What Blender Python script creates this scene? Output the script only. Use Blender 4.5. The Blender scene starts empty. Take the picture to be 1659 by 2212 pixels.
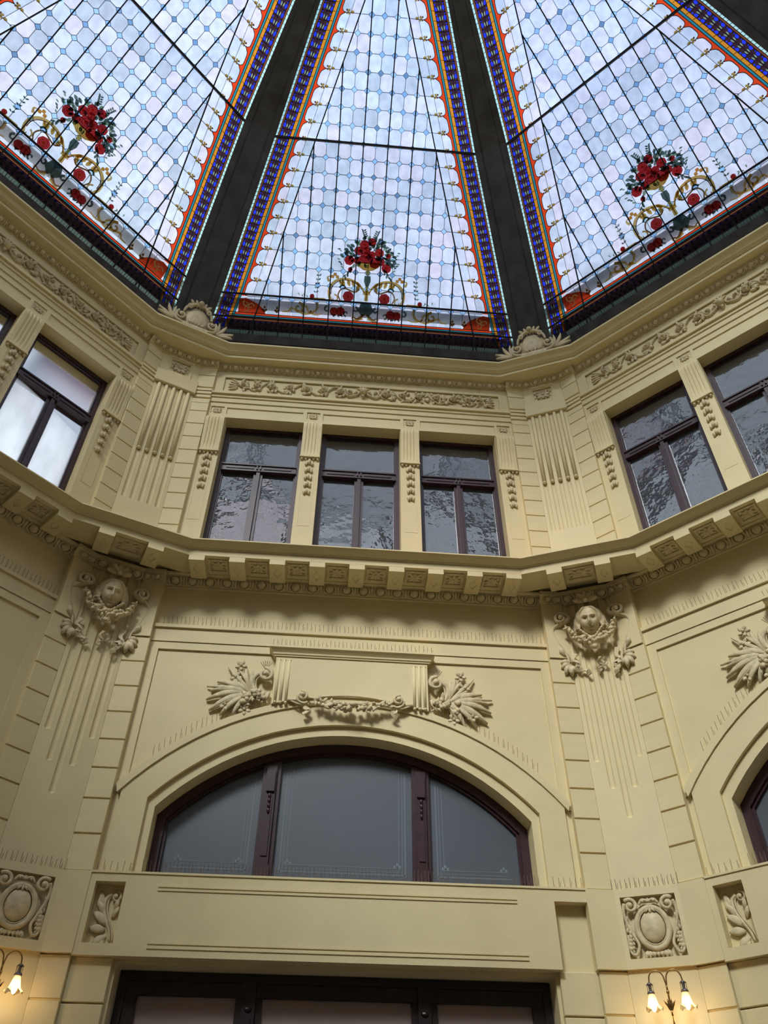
import bpy, math, random
from mathutils import Matrix, Vector
from mathutils.geometry import tessellate_polygon
random.seed(7)
S, CO_, PI = math.sin, math.cos, math.pi
scn = bpy.context.scene
col = scn.collection

# ---------------------------------------------------------------- camera
CAMX, CAMY, CAMZ = -0.2198, -0.6974, 1.6
YAW, PIT, ROL, FPX = 0.077263, 0.758978, 0.0098315, 1725.6355
cam_d = bpy.data.cameras.new('camera')
cam = bpy.data.objects.new('camera', cam_d); col.objects.link(cam)
fw = Vector((S(YAW)*CO_(PIT), CO_(YAW)*CO_(PIT), S(PIT)))
rt = Vector((CO_(YAW), -S(YAW), 0)); up = rt.cross(fw)
r2 = CO_(ROL)*rt + S(ROL)*up; u2 = -S(ROL)*rt + CO_(ROL)*up
cam.matrix_world = Matrix(((r2.x, u2.x, -fw.x, CAMX), (r2.y, u2.y, -fw.y, CAMY), (r2.z, u2.z, -fw.z, CAMZ), (0, 0, 0, 1)))
cam_d.sensor_fit = 'HORIZONTAL'; cam_d.sensor_width = 36.0; cam_d.lens = FPX*36.0/1659.0
cam_d.clip_start = 0.05; cam_d.clip_end = 200
scn.camera = cam

# ---------------------------------------------------------------- world, sun, exposure
world = bpy.data.worlds.new('overcast_sky'); scn.world = world; world.use_nodes = True
wn = world.node_tree; wn.nodes.clear()
wo = wn.nodes.new('ShaderNodeOutputWorld'); wb = wn.nodes.new('ShaderNodeBackground')
wt = wn.nodes.new('ShaderNodeTexCoord'); ws = wn.nodes.new('ShaderNodeSeparateXYZ'); wr = wn.nodes.new('ShaderNodeValToRGB')
wnz = wn.nodes.new('ShaderNodeTexNoise'); wnz.inputs['Scale'].default_value = 2.2; wnz.inputs['Detail'].default_value = 4
wmx = wn.nodes.new('ShaderNodeMixRGB'); wmx.blend_type = 'MULTIPLY'; wmx.inputs[0].default_value = 0.22
wn.links.new(wt.outputs['Generated'], ws.inputs[0]); wn.links.new(ws.outputs['Z'], wr.inputs[0])
wn.links.new(wt.outputs['Generated'], wnz.inputs['Vector'])
wn.links.new(wr.outputs[0], wmx.inputs[1]); wn.links.new(wnz.outputs['Color'], wmx.inputs[2])
e = wr.color_ramp.elements
e[0].position = 0.0; e[0].color = (0.93, 0.93, 0.97, 1)
e[1].position = 1.0; e[1].color = (0.44, 0.62, 1.0, 1)
m_ = wr.color_ramp.elements.new(0.78); m_.color = (0.84, 0.89, 1.0, 1)
wn.links.new(wmx.outputs[0], wb.inputs[0]); wb.inputs[1].default_value = 1.68
wn.links.new(wb.outputs[0], wo.inputs[0])
sun_d = bpy.data.lights.new('hazy_sun', 'SUN'); sun_d.energy = 8.8; sun_d.angle = math.radians(14); sun_d.color = (1.0, 0.95, 0.86)
sun = bpy.data.objects.new('hazy_sun', sun_d); col.objects.link(sun)
sd = Vector((0.31, 0.70, -0.643)).normalized()          # direction the light travels
sun.rotation_euler = sd.to_track_quat('-Z', 'Y').to_euler(); sun.location = (-6, -8, 25)
scn.view_settings.view_transform = 'Standard'; scn.view_settings.look = 'None'
scn.view_settings.gamma = 1.0; scn.view_settings.use_curve_mapping = False
scn.view_settings.exposure = 0.0

# ---------------------------------------------------------------- materials
def mat(name, base=(.8, .8, .8), rough=.6, metal=0, noise=0, nscale=8, bump=0, bscale=60, spec=.5, rnd=0):
    m = bpy.data.materials.new(name); m.use_nodes = True; nt = m.node_tree; b = nt.nodes['Principled BSDF']
    b.inputs['Base Color'].default_value = (*base, 1); b.inputs['Roughness'].default_value = rough
    b.inputs['Metallic'].default_value = metal; b.inputs['Specular IOR Level'].default_value = spec
    tc = nt.nodes.new('ShaderNodeTexCoord')
    if noise:
        n = nt.nodes.new('ShaderNodeTexNoise'); n.inputs['Scale'].default_value = nscale; n.inputs['Detail'].default_value = 6
        nt.links.new(tc.outputs['Object'], n.inputs['Vector'])
        r = nt.nodes.new('ShaderNodeValToRGB'); r.color_ramp.elements[0].position = .3; r.color_ramp.elements[1].position = .7
        r.color_ramp.elements[0].color = (*[c*(1-noise) for c in base], 1); r.color_ramp.elements[1].color = (*[min(1, c*(1+noise*.5)) for c in base], 1)
        nt.links.new(n.outputs['Fac'], r.inputs[0]); nt.links.new(r.outputs[0], b.inputs['Base Color'])
    if bump:
        n2 = nt.nodes.new('ShaderNodeTexNoise'); n2.inputs['Scale'].default_value = bscale; n2.inputs['Detail'].default_value = 3
        nt.links.new(tc.outputs['Object'], n2.inputs['Vector'])
        bp = nt.nodes.new('ShaderNodeBump'); bp.inputs['Strength'].default_value = bump; bp.inputs['Distance'].default_value = .02
        nt.links.new(n2.outputs['Fac'], bp.inputs['Height']); nt.links.new(bp.outputs[0], b.inputs['Normal'])
    return m
STUC = mat('cream_stucco', (.752, .633, .358), .62, noise=.05, nscale=3, bump=.05, bscale=40, spec=.3)
RELI = mat('cream_relief_plaster', (.69, .575, .345), .55, noise=.22, nscale=18, bump=.12, bscale=50, spec=.35)
WOOD = mat('dark_brown_window_wood', (.045, .018, .024), .35, noise=.3, nscale=14, spec=.5)
DOORM = mat('blackish_door_wood', (.018, .009, .010), .4, noise=.3, nscale=14)
STEEL = mat('dark_grey_rib_sheet', (.125, .124, .135), .55, noise=.35, nscale=4, bump=.25, bscale=5)
LEAD = mat('dark_lead_came', (.022, .014, .022), .5)
BARM = mat('iron_glazing_bar', (.020, .018, .030), .5)
GOLDP = mat('gold_paint', (.80, .56, .20), .5)
BRASS = mat('aged_brass', (.42, .26, .10), .32, metal=.9, noise=.3, nscale=30)
PEWT = mat('dull_pewter_fitting', (.22, .20, .20), .4, metal=.7)
SPIKE = mat('spike_wire', (.22, .16, .12), .6)
FLOORM = mat('grey_stone_floor', (.45, .40, .34), .35, noise=.2, nscale=3)
DIRT = mat('weathered_tin', (.05, .045, .05), .7, noise=.3)

def glassmat(name, c, trans=.45, rndv=0.0, streak=0.0, tint2=None):
    """stained glass: part clear, part diffusing, lit only by what stands behind it"""
    m = bpy.data.materials.new(name); m.use_nodes = True; nt = m.node_tree; nt.nodes.clear()
    o = nt.nodes.new('ShaderNodeOutputMaterial'); t = nt.nodes.new('ShaderNodeBsdfTransparent'); l = nt.nodes.new('ShaderNodeBsdfTranslucent')
    mx = nt.nodes.new('ShaderNodeMixShader'); mx.inputs[0].default_value = 1-trans
    gl = nt.nodes.new('ShaderNodeBsdfGlossy'); gl.inputs['Roughness'].default_value = .12
    fr = nt.nodes.new('ShaderNodeFresnel'); fr.inputs['IOR'].default_value = 1.35
    m2 = nt.nodes.new('ShaderNodeMixShader')
    nt.links.new(t.outputs[0], mx.inputs[1]); nt.links.new(l.outputs[0], mx.inputs[2])
    nt.links.new(fr.outputs[0], m2.inputs[0]); nt.links.new(mx.outputs[0], m2.inputs[1]); nt.links.new(gl.outputs[0], m2.inputs[2])
    nt.links.new(m2.outputs[0], o.inputs[0])
    rgb = nt.nodes.new('ShaderNodeRGB'); rgb.outputs[0].default_value = (*c, 1); last = rgb.outputs[0]
    if rndv:
        oi = nt.nodes.new('ShaderNodeObjectInfo'); r = nt.nodes.new('ShaderNodeValToRGB')
        r.color_ramp.interpolation = 'LINEAR'
        els = [(0, tuple(x*(1-rndv) for x in c)), (.35, c), (.6, tint2 or c), (1, tuple(min(1, x*(1+rndv*.35)) for x in c))]
        r.color_ramp.elements[0].color = (*els[0][1], 1); r.color_ramp.elements[1].color = (*els[3][1], 1)
        for p, q in els[1:3]: r.color_ramp.elements.new(p).color = (*q, 1)
        nt.links.new(oi.outputs['Random'], r.inputs[0]); last = r.outputs[0]
    if streak:
        g = nt.nodes.new('ShaderNodeNewGeometry'); mp = nt.nodes.new('ShaderNodeMapping'); mp.inputs['Scale'].default_value = (5, 5, 1.3)
        n = nt.nodes.new('ShaderNodeTexNoise'); n.inputs['Scale'].default_value = 2.0; n.inputs['Detail'].default_value = 5
        nt.links.new(g.outputs['Position'], mp.inputs[0]); nt.links.new(mp.outputs[0], n.inputs['Vector'])
        r3 = nt.nodes.new('ShaderNodeValToRGB'); r3.color_ramp.elements[0].position = .3; r3.color_ramp.elements[1].position = .65
        v = 1-streak; r3.color_ramp.elements[0].color = (v, v, v, 1); r3.color_ramp.elements[1].color = (1, 1, 1, 1)
        nt.links.new(n.outputs['Fac'], r3.inputs[0])
        mm = nt.nodes.new('ShaderNodeMixRGB'); mm.blend_type = 'MULTIPLY'; mm.inputs[0].default_value = 1
        nt.links.new(last, mm.inputs[1]); nt.links.new(r3.outputs[0], mm.inputs[2]); last = mm.outputs[0]
    nt.links.new(last, t.inputs[0]); nt.links.new(last, l.inputs[0])
    return m
G_WHITE = glassmat('opal_white_glass', (.83, .88, .93), .72, .10, .12, (.90, .87, .91))
G_BLUE = glassmat('pale_blue_glass', (.50, .68, .86), .7, .28, .0, (.66, .80, .90))
G_COBALT = glassmat('cobalt_glass', (.15, .22, .92), .75)
G_TEAL = glassmat('teal_glass', (.16, .48, .54), .6)
G_MINT = glassmat('pale_mint_glass', (.74, .92, .86), .7)
G_AMBER = glassmat('amber_glass', (.80, .50, .16), .6)
G_BROWN = glassmat('brown_glass', (.50, .28, .18), .5)
G_RED = glassmat('orange_red_glass', (.84, .24, .12), .6)
G_ROSE = glassmat('crimson_painted_glass', (.66, .17, .18), .6)
G_LEAF = glassmat('dark_green_painted_glass', (.30, .39, .36), .5)
G_GARL = glassmat('grey_green_leaf_glass', (.52, .64, .52), .6)
G_GOLD = glassmat('ochre_painted_glass', (.80, .64, .30), .6)
G_GOLDD = glassmat('umber_painted_glass', (.46, .30, .16), .5)
G_DARK = glassmat('plum_ground_glass', (.20, .14, .17), .5)
G_SKY = glassmat('frosted_daylight_glass', (.88, .92, .94), .35, 0, .12)

def panemat(name, c, rough, refl_ior=1.6, wav=0.0, wscale=3):
    m = mat(name, c, rough, spec=.5); b = m.node_tree.nodes['Principled BSDF']; b.inputs['IOR'].default_value = refl_ior
    if wav:
        nt = m.node_tree; n = nt.nodes.new('ShaderNodeTexNoise'); n.inputs['Scale'].default_value = wscale; n.inputs['Detail'].default_value = 4
        g = nt.nodes.new('ShaderNodeNewGeometry'); nt.links.new(g.outputs['Position'], n.inputs['Vector'])
        bp = nt.nodes.new('ShaderNodeBump'); bp.inputs['Strength'].default_value = wav; bp.inputs['Distance'].default_value = .05
        nt.links.new(n.outputs['Fac'], bp.inputs['Height']); nt.links.new(bp.outputs[0], b.inputs['Normal'])
    return m
P_UP = panemat('wavy_dark_window_glass', (.055, .062, .068), .05, 2.3, .28, 2.4)
P_ARCH = panemat('frosted_slate_glass', (.075, .088, .11), .42, 1.6)
P_DOOR = panemat('door_glass', (.34, .26, .25), .25, 1.5)
P_ETCH = mat('etched_line', (.135, .165, .185), .5)

def emis(name, c, s):
    m = bpy.data.materials.new(name); m.use_nodes = True; nt = m.node_tree; nt.nodes.clear()
    o = nt.nodes.new('ShaderNodeOutputMaterial'); e = nt.nodes.new('ShaderNodeEmission'); e.inputs[0].default_value = (*c, 1); e.inputs[1].default_value = s
    nt.links.new(e.outputs[0], o.inputs[0]); return m
BULB = emis('lit_bulb', (1, .86, .62), 14)
SHADE = glassmat('amber_frosted_lamp_glass', (.95, .74, .42), .35)

# ---------------------------------------------------------------- mesh kit (x = along the wall, h = out of the wall, z = up)
class MB:
    def __init__(s): s.v = []; s.f = []; s.m = []
    def add(s, V, F, mi=0):
        k = len(s.v); s.v += [tuple(p) for p in V]; s.f += [tuple(i+k for i in f) for f in F]; s.m += [mi]*len(F)
    def box(s, x0, x1, h0, h1, z0, z1, mi=0):
        V = [(x, -h, z) for h in (h0, h1) for z in (z0, z1) for x in (x0, x1)]
        s.add(V, [(0, 1, 3, 2), (4, 6, 7, 5), (0, 4, 5, 1), (2, 3, 7, 6), (0, 2, 6, 4), (1, 5, 7, 3)], mi)
    def cham(s, x0, x1, h0, h1, z0, z1, c, mi=0):
        a = [(x0, z0), (x1, z0), (x1, z1), (x0, z1)]; b = [(x0+c, z0+c), (x1-c, z0+c), (x1-c, z1-c), (x0+c, z1-c)]
        V = [(x, -h0, z) for x, z in a]+[(x, -(h1-c), z) for x, z in a]+[(x, -h1, z) for x, z in b]
        F = [(8, 9, 10, 11), (3, 2, 1, 0)]
        for i in range(4):
            j = (i+1) % 4; F += [(i, j, j+4, i+4), (i+4, j+4, j+8, i+8)]
        s.add(V, F, mi)
    def prism(s, loops, h0, h1, mi=0):
        if not isinstance(loops[0][0], (tuple, list)): loops = [loops]
        flat = [p for l in loops for p in l]; n = len(flat)
        tris = tessellate_polygon([[Vector((x, z, 0)) for x, z in l] for l in loops])
        V = [(x, -h0, z) for x, z in flat]+[(x, -h1, z) for x, z in flat]; F = []
        for t in tris:
            a, b, c = t
            (x0, y0), (x1, y1), (x2, y2) = flat[a], flat[b], flat[c]
            if (x1-x0)*(y2-y0)-(x2-x0)*(y1-y0) < 0: a, b, c = c, b, a
            F += [(a+n, b+n, c+n), (c, b, a)]
        k = 0
        for li, l in enumerate(loops):
            A = sum(l[i][0]*l[(i+1) % len(l)][1]-l[(i+1) % len(l)][0]*l[i][1] for i in range(len(l)))
            ccw = A > 0
            if li: ccw = not ccw
            for i in range(len(l)):
                i0, i1 = k+i, k+(i+1) % len(l)
                F.append((i0, i1, i1+n, i0+n) if ccw else (i1, i0, i0+n, i1+n))
            k += len(l)
        s.add(V, F, mi)
    def tube(s, P, R, n=6, cap=True, mi=0, sq=1.0):
        """P: list of (x,h,z); R radius list or number"""
        P = [Vector((p[0], -p[1], p[2])) for p in P]; m = len(P)
        if not isinstance(R, (list, tuple)): R = [R]*m
        V = []; ref = Vector((0, -1, 0))
        for i in range(m):
            d = (P[min(i+1, m-1)]-P[max(i-1, 0)]);
            if d.length < 1e-9: d = Vector((0, 0, 1))
            d.normalize(); a = ref-d*ref.dot(d)
            if a.length < .15: a = Vector((1, 0, 0))-d*d.x
            a.normalize(); b = d.cross(a)
            for k in range(n):
                t = 2*PI*k/n; V.append(P[i]+(a*CO_(t)*sq+b*S(t))*R[i])
        F = []
        for i in range(m-1):
            for k in range(n):
                k2 = (k+1) % n; F.append((i*n+k, i*n+k2, (i+1)*n+k2, (i+1)*n+k))
        if cap: F += [tuple(range(n))[::-1], tuple((m-1)*n+k for k in range(n))]
        s.add(V, F, mi)
    def ell(s, x, h, z, rx, rh, rz, n=8, m=6, mi=0, rot=0):
        V = []; F = []
        for i in range(m+1):
            ph = PI*i/m
            for k in range(n):
                t = 2*PI*k/n; a, b = rx*S(ph)*CO_(t), rz*CO_(ph)
                a, b = a*CO_(rot)-b*S(rot), a*S(rot)+b*CO_(rot)
                V.append((x+a, -(h+rh*S(ph)*S(t)), z+b))
        for i in range(m):
            for k in range(n):
                k2 = (k+1) % n; F.append((i*n+k, (i+1)*n+k, (i+1)*n+k2, i*n+k2))
        s.add(V, F, mi)
    def leaf(s, x, z, ang, L, W, bend=0, h=0, lift=.02, th=.006, ns=7, tip=0, groove=.35, lobes=0, mi=0):
        """a carved leaf lying on the wall: starts at (x,z), runs at ang, bends, rises by lift in its middle and tip at its end"""
        T = (-1, -.5, 0, .5, 1); px, pz = x, z; V = []; st = L/ns
        for i in range(ns+1):
            q = i/ns; a = ang+bend*q
            if i: px += CO_(a)*st; pz += S(a)*st
            w = W*.5*max(.06, S(PI*min(1, q*.92+.06))**.75)
            if lobes: w *= 1-.28*abs(S(lobes*PI*q))
            nx, nz = -S(a), CO_(a)
            for t in T:
                hh = h+lift*S(PI*min(1, q*.85+.05))+tip*q*q+W*.25*(1-abs(t)**1.5)-W*groove*.4*(1 if t == 0 else 0)
                V.append((px+nx*w*t, -hh, pz+nz*w*t))
        n = len(V); V += [(a_, b_+th+.25*W, c_) for a_, b_, c_ in V]; F = []
        for i in range(ns):
            for k in range(4):
                a, b, c, d = i*5+k, i*5+k+1, (i+1)*5+k+1, (i+1)*5+k
                F += [(a, d, c, b), (a+n, b+n, c+n, d+n)]
            for k, q in ((0, 1), (4, -1)):
                a, b = i*5+k, (i+1)*5+k
                F.append((a, a+n, b+n, b) if q == 1 else (a, b, b+n, a+n))
        for k in range(4):
            F += [(k, k+1, k+1+n, k+n), (ns*5+k+1, ns*5+k, ns*5+k+n, ns*5+k+1+n)]
        s.add(V, F, mi)
    def lathe(s, prof, cx=0, ch=0, cz=0, n=16, mi=0, flute=0, a0=0, a1=2*PI):
        """profile (r, z) turned about a vertical axis"""
        full = abs(a1-a0-2*PI) < 1e-6; k_ = n if full else n+1; V = []
        for r, z in prof:
            for k in range(k_):
                t = a0+(a1-a0)*k/n; rr = r*(1+flute*(1 if k % 2 else -1)); V.append((cx+rr*CO_(t), -(ch+rr*S(t)), cz+z))
        F = []
        for i in range(len(prof)-1):
            for k in range(n if full else n):
                k2 = (k+1) % k_; F.append((i*k_+k, i*k_+k2, (i+1)*k_+k2, (i+1)*k_+k))
        s.add(V, F, mi)
    def band(s, polys, closed=False, mi=0):
        """skin between successive polylines of equal length, each point (x,h,z)"""
        n = len(polys[0]); V = [(p[0], -p[1], p[2]) for pl in polys for p in pl]; F = []
        for j in range(len(polys)-1):
            for i in range(n if closed else n-1):
                i2 = (i+1) % n; F.append((j*n+i, j*n+i2, (j+1)*n+i2, (j+1)*n+i))
        s.add(V, F, mi)
    def mesh(s, name, mats, smooth=False, auto=None):
        me = bpy.data.meshes.new(name); me.from_pydata(s.v, [], s.f)
        for m in (mats if isinstance(mats, (list, tuple)) else [mats]): me.materials.append(m)
        if len(me.materials) > 1: me.polygons.foreach_set('material_index', s.m)
        if smooth: me.polygons.foreach_set('use_smooth', [True]*len(me.polygons))
        me.update(); return me

def obj(name, me, parent=None, loc=(0, 0, 0), rot=(0, 0, 0), scale=(1, 1, 1), label=None, kind=None):
    o = bpy.data.objects.new(name, me); col.objects.link(o); o.parent = parent
    o.location = loc; o.rotation_euler = rot; o.scale = scale
    if label: o['label'] = label
    if kind: o['kind'] = kind
    return o
def thing(name, label, cat, fr, loc=(0, 0, 0), group=None, me=None):
    """fr = (bay, apothem): the thing sits in that wall's frame, loc = (x, h, z)"""
    o = bpy.data.objects.new(name, me); col.objects.link(o); place(o, fr, loc)
    o['label'] = label; o['category'] = cat
    if group: o['group'] = group
    return o
def place(o, fr, loc):
    a = fr[0]*PI/4; ap = fr[1]; x, h, z = loc
    t = (CO_(a), -S(a)); n = (S(a), CO_(a))
    o.location = (n[0]*(ap-h)+t[0]*x, n[1]*(ap-h)+t[1]*x, z); o.rotation_euler = (0, 0, -a)
def struct(name, fr, label=None, me=None, loc=(0, 0, 0)):
    o = bpy.data.objects.new(name, me); col.objects.link(o); place(o, fr, loc); o['kind'] = 'structure'
    if label: o['label'] = label
    return o

R0, W0, Q = 6.0, 2.2079, 0.2222
A8 = PI/8
RP = R0*CO_(A8)+W0*S(A8); WP = R0*S(A8)-W0*CO_(A8)      # pier faces
BAY = {-1: 'left', 0: 'centre', 1: 'right'}
PIER = {-.5: 'left', .5: 'right'}
WI = W0-Q                                                # wall between the quoin strips
def cz(z, d, dm=0.0): return CAMZ+(z-CAMZ)*(6.7-d)/(6.7-dm)
def cu(u, d, dm=0.0): return u*(6.7-d)/(6.7-dm)

def ringpt(k, ap, u): # corner in plan: wall k (0..7), side sign
    a = k*PI/4; return (S(a)*ap+CO_(a)*u, CO_(a)*ap-S(a)*u)
def ring(name, prof, U, mats, kind='structure', label=None):
    """profile (d, z) swept round the hall; U(d) = half length of each wide side"""
    V = []; F = []; n = len(prof)
    for k in range(8):
        for sgn in (-1, 1):
            for d, z in prof:
                x, y = ringpt(k, R0-d, sgn*U(d)); V.append((x, y, z))
    m = 16
    for i in range(m):
        j = (i+1) % m
        for k in range(n-1): F.append((i*n+k, j*n+k, j*n+k+1, i*n+k+1))
    me = bpy.data.meshes.new(name); me.from_pydata(V, [], F); me.materials.append(mats); me.update()
    o = bpy.data.objects.new(name, me); col.objects.link(o); o['kind'] = kind
    if label: o['label'] = label
    return o
# ================================================================ LARGE STRUCTURE
SIDE = {0: 'centre', 1: 'right', -1: 'left', 2: 'far_right', -2: 'far_left', 3: 'back_right', -3: 'back_left', 4: 'back'}
VIS = (-1, 0, 1)
def rect(x0, x1, z0, z1): return [(x0, z0), (x1, z0), (x1, z1), (x0, z1)]
def arch(a, r, zc, zb, n=28):
    zs = zc+math.sqrt(r*r-a*a); t0 = math.asin(a/r)
    pts = [(a, zb)]
    for i in range(n+1):
        t = t0-2*t0*i/n; pts.append((r*S(t), zc+r*CO_(t)))
    pts.append((-a, zb)); return pts           # counter-clockwise seen from the hall
A_IN = (1.62, 2.162, 3.008); A_RDG = (1.69, 2.262, 2.998)
HZ, HR1, HR2 = 2.965, 2.50, 2.565
def hood(r, xe, n=28, x0=None):
    """arc points of the hood from +xe to -xe"""
    t0 = math.asin(xe/r); return [(r*S(t0-2*t0*i/n), HZ+r*CO_(t0-2*t0*i/n)) for i in range(n+1)]

# ---- wall meshes, shared by all eight sides
w = MB()
w.prism([rect(-WI-.05, WI+.05, 0, 6.95), arch(*A_IN, 3.87), rect(-1.66, 1.66, .02, 3.24)], -.42, -.08)
wall_low = w
w.prism([rect(-WI-.05, WI+.05, 6.9, 10.75), rect(-1.74, -.74, 7.05, 9.51), rect(-.5, .5, 7.05, 9.51), rect(.74, 1.74, 7.05, 9.51)], -.42, -.06)
w.box(-1.99, 1.99, -1.0, -.42, 3.24, 3.30); WALL = w.mesh('wall', STUC)

# surround of the sunk tympanum panel, archivolt, ledges
w = MB()
top = [(-WI, 6.08), (-WI, 3.87)]
panel = [(1.90, 6.0)]+[(-1.90, 6.0)]
h2 = hood(HR2, 1.90)
w.prism([[(-WI, 4.55), (-1.90, 4.55), (-1.90, 6.0), (1.90, 6.0), (1.90, 4.55), (WI, 4.55), (WI, 6.08), (-WI, 6.08)]], -.08, -.06)
SURR = w.mesh('panel_surround', STUC)
w = MB()
o_ = hood(HR1, 1.92); i_ = arch(*A_RDG, 3.86)
outer = [(1.92, 3.86)]+o_+[(-1.92, 3.86)]
w.prism([outer[:]+i_[::-1]], -.08, -.04)
ARCHV = w.mesh('archivolt', STUC)
w = MB()
a2 = hood(HR2, 1.972); a1 = hood(HR1, 1.95)
w.prism([a2+a1[::-1]], -.08, -.022); HOODM = w.mesh('hood_mould', STUC)
w = MB(); w.box(-WI, WI, -.08, -.028, 6.238, 6.275); w.box(-WI, WI, -.08, -.05, 6.085, 6.24); LEDGE = w.mesh('wall_ledge', STUC)

# band between door and arch window, with its sunk end panel and pairs of fillets
w = MB()
w.prism([[(-1.95, 3.268), (1.70, 3.268), (1.70, 3.76), (WI, 3.76), (WI, 3.855), (-WI, 3.855), (-WI, 3.268)], rect(-1.93, -1.70, 3.35, 3.79)], -.09, .02)
w.box(-WI, WI, -.30, .03, 3.852, 3.868)
BAND = w.mesh('lintel_band', STUC)
w = MB()
for x0, x1, z in ((-1.445, 1.395, 3.765), (-1.445, 1.395, 3.738), (-1.445, 1.445, 3.36), (-1.445, 1.445, 3.328)): w.box(x0, x1, .0, .028, z-.007, z+.007)
FILL = w.mesh('fillet_line', STUC)

# entablature of the upper storey
w = MB()
pz0, pz1 = cz(9.50, -.06), cz(9.636, -.06)
hol = [rect(a*1.0-.085, a+.085, cz(9.505, -.06), cz(9.65, -.06)) for a in (-1.87, -.63, .63, 1.87)]
hol += [rect(a, b, pz0, pz1) for a, b in ((-1.75, -.765), (-.505, .505), (.765, 1.75))]
w.prism([rect(-WI, WI, 9.51, 9.80)]+hol, -.06, -.045)
w.box(-WI, WI, -.06, -.030, 9.80, 9.885); w.box(-WI, WI, -.06, -.015, 9.885, 9.935)
w.prism([(-WI, 9.935), (WI, 9.935), (WI, 9.965), (-WI, 9.965)], -.06, .012); w.box(-WI, WI, -.06, -.02, 9.965, 9.99)
w.prism([rect(-WI, WI, 9.99, 10.6), rect(-1.90, 1.90, 10.0, 10.38)], -.06, -.045)
w.prism([rect(-1.90, 1.90, 10.0, 10.38), rect(-1.86, 1.86, 10.045, 10.33)], -.055, -.035)
ENTAB = w.mesh('entablature', STUC)

# quoin strip backing and blocks
QZ = [5.806, 5.535, 5.267, 4.995, 4.728, 4.456, 4.162]
QU = [9.552, 9.306, 9.059, 8.813, 8.567, 8.319, 8.072, 7.824, 7.581]
w = MB()
for sg in (-1, 1):
    a, b = sorted((sg*WI, sg*(W0)))
    w.box(a, b, -.30, -.018, 0, 10.7)
STRIPB = w.mesh('quoin_backing', STUC)
qb = MB(); qb.cham(-Q/2, Q/2, -.02, 0, -.5, .5, .004); QBLK = qb.mesh('quoin_block', STUC)
w = MB()
for sg in (-1, 1):
    a, b = sorted((sg*(WI+.003), sg*W0)); w.box(a, b, -.02, .016, 6.088, 6.84)
    w.box(a-.012 if sg < 0 else a-.0, b if sg < 0 else b, -.02, .0, 9.72, 9.80)
STRTOP = w.mesh('strip_head', STUC)
w = MB()
for sg in (-1, 1):
    a, b = sorted((sg*(WI-.005), sg*W0)); w.box(a-.012, b+.003, -.05, .030, 3.278, 3.862)
PEDS = w.mesh('pedestal_block', STUC)
# inner door-side strips below the band
w = MB()
for sg in (-1, 1):
    for z0, z1 in ((0, .70), (.712, 1.14), (1.152, 1.60), (1.612, 2.05), (2.062, 2.50), (2.512, 2.965), (2.977, 3.268)):
        a, b = sorted((sg*1.685, sg*WI)); w.cham(a, b, -.08, -.035, z0, z1, .005)
DOORST = w.mesh('door_side_block', STUC)

walls = {}
for k, nm in SIDE.items():
    wl = struct('wall_'+nm, (k, R0), 'cream stucco wall of the octagonal hall', WALL); walls[k] = wl
    obj('quoin_backing', STRIPB, wl); obj('lintel_band', BAND, wl); obj('entablature', ENTAB, wl)
    if k not in VIS: continue
    for n_, me in (('panel_surround', SURR), ('archivolt', ARCHV), ('hood_mould', HOODM), ('wall_ledge', LEDGE), ('fillet_line', FILL),
                   ('strip_head', STRTOP), ('pedestal_block', PEDS), ('door_side_block', DOORST)):
        obj(n_, me, wl)
    for sg in (-1, 1):
        def blk(z1, z0, h=0):
            obj('quoin_block', QBLK, wl, (sg*(W0-Q/2), -h, (z0+z1)/2), scale=(1, 1, z1-z0-.016))
        zz = [6.085]+QZ+[3.868]
        for i in range(len(zz)-1): blk(zz[i], zz[i+1])
        zz = [9.72]+QU+[7.33, 7.08]
        for i in range(len(zz)-1): blk(zz[i], zz[i+1])
        zz = [10.55, 10.29, 10.04]
        for i in range(len(zz)-1): blk(zz[i], zz[i+1])
        for z_, hh in ((10.00, .022), (9.945, .012), (9.88, .004), (9.80, -.004)):
            m = MB(); m.box(sg*(W0-Q/2)-Q/2-.006, sg*(W0-Q/2)+Q/2+.001, -.02, hh, z_-.05, z_-.006); obj('strip_moulding', m.mesh('strip_moulding', STUC), wl)
        zz = [3.276, 2.982, 2.69, 2.40, 2.11]
        for i in range(len(zz)-1): blk(zz[i], zz[i+1])

# ---- piers
def flutepanel(z0, z1, ends, r=.027, dep=.020, top=None):
    """pier face as a relief with five round-ended grooves"""
    cx = [-.19+.095*i for i in range(5)]
    xs = sorted(set([-WP, WP]+[round(c+r*t, 5) for c in cx for t in (-1.02, -1, -.9, -.7, -.4, 0, .4, .7, .9, 1, 1.02)]))
    zs = set([z0, z1])
    for en in ends:
        for t in (-.002, 0, .002, .006, .012, .02, r, r+.01): zs.add(round(en+t, 5))
    if top:
        for t in (-r-.01, -r, -.02, -.012, -.006, -.002, 0, .002): zs.add(round(top+t, 5))
    zs = sorted(z for z in zs if z0 <= z <= z1)
    def hh(x, z):
        for c, en in zip(cx, ends):
            if abs(x-c) < r*1.001 and z >= en:
                rr = (x-c)/r; q = 1-rr*rr
                if z < en+r: q = min(q, 1-rr*rr-((en+r-z)/r)**2)
                if top and z > top-r: q = min(q, 1-rr*rr-((z-top+r)/r)**2)
                if top and z > top: return 0
                return -dep*math.sqrt(max(0, q))
        return 0
    m = MB(); nx = len(xs)
    m.add([(x, -hh(x, z), z) for z in zs for x in xs], [(j*nx+i, j*nx+i+1, (j+1)*nx+i+1, (j+1)*nx+i) for j in range(len(zs)-1) for i in range(nx-1)])
    return m
CXF = [-.19+.095*i for i in range(5)]
LOWP = flutepanel(3.86, 6.84, [4.975, 4.705, 4.437, 4.70, 4.975]).mesh('fluted_face', STUC)
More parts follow.
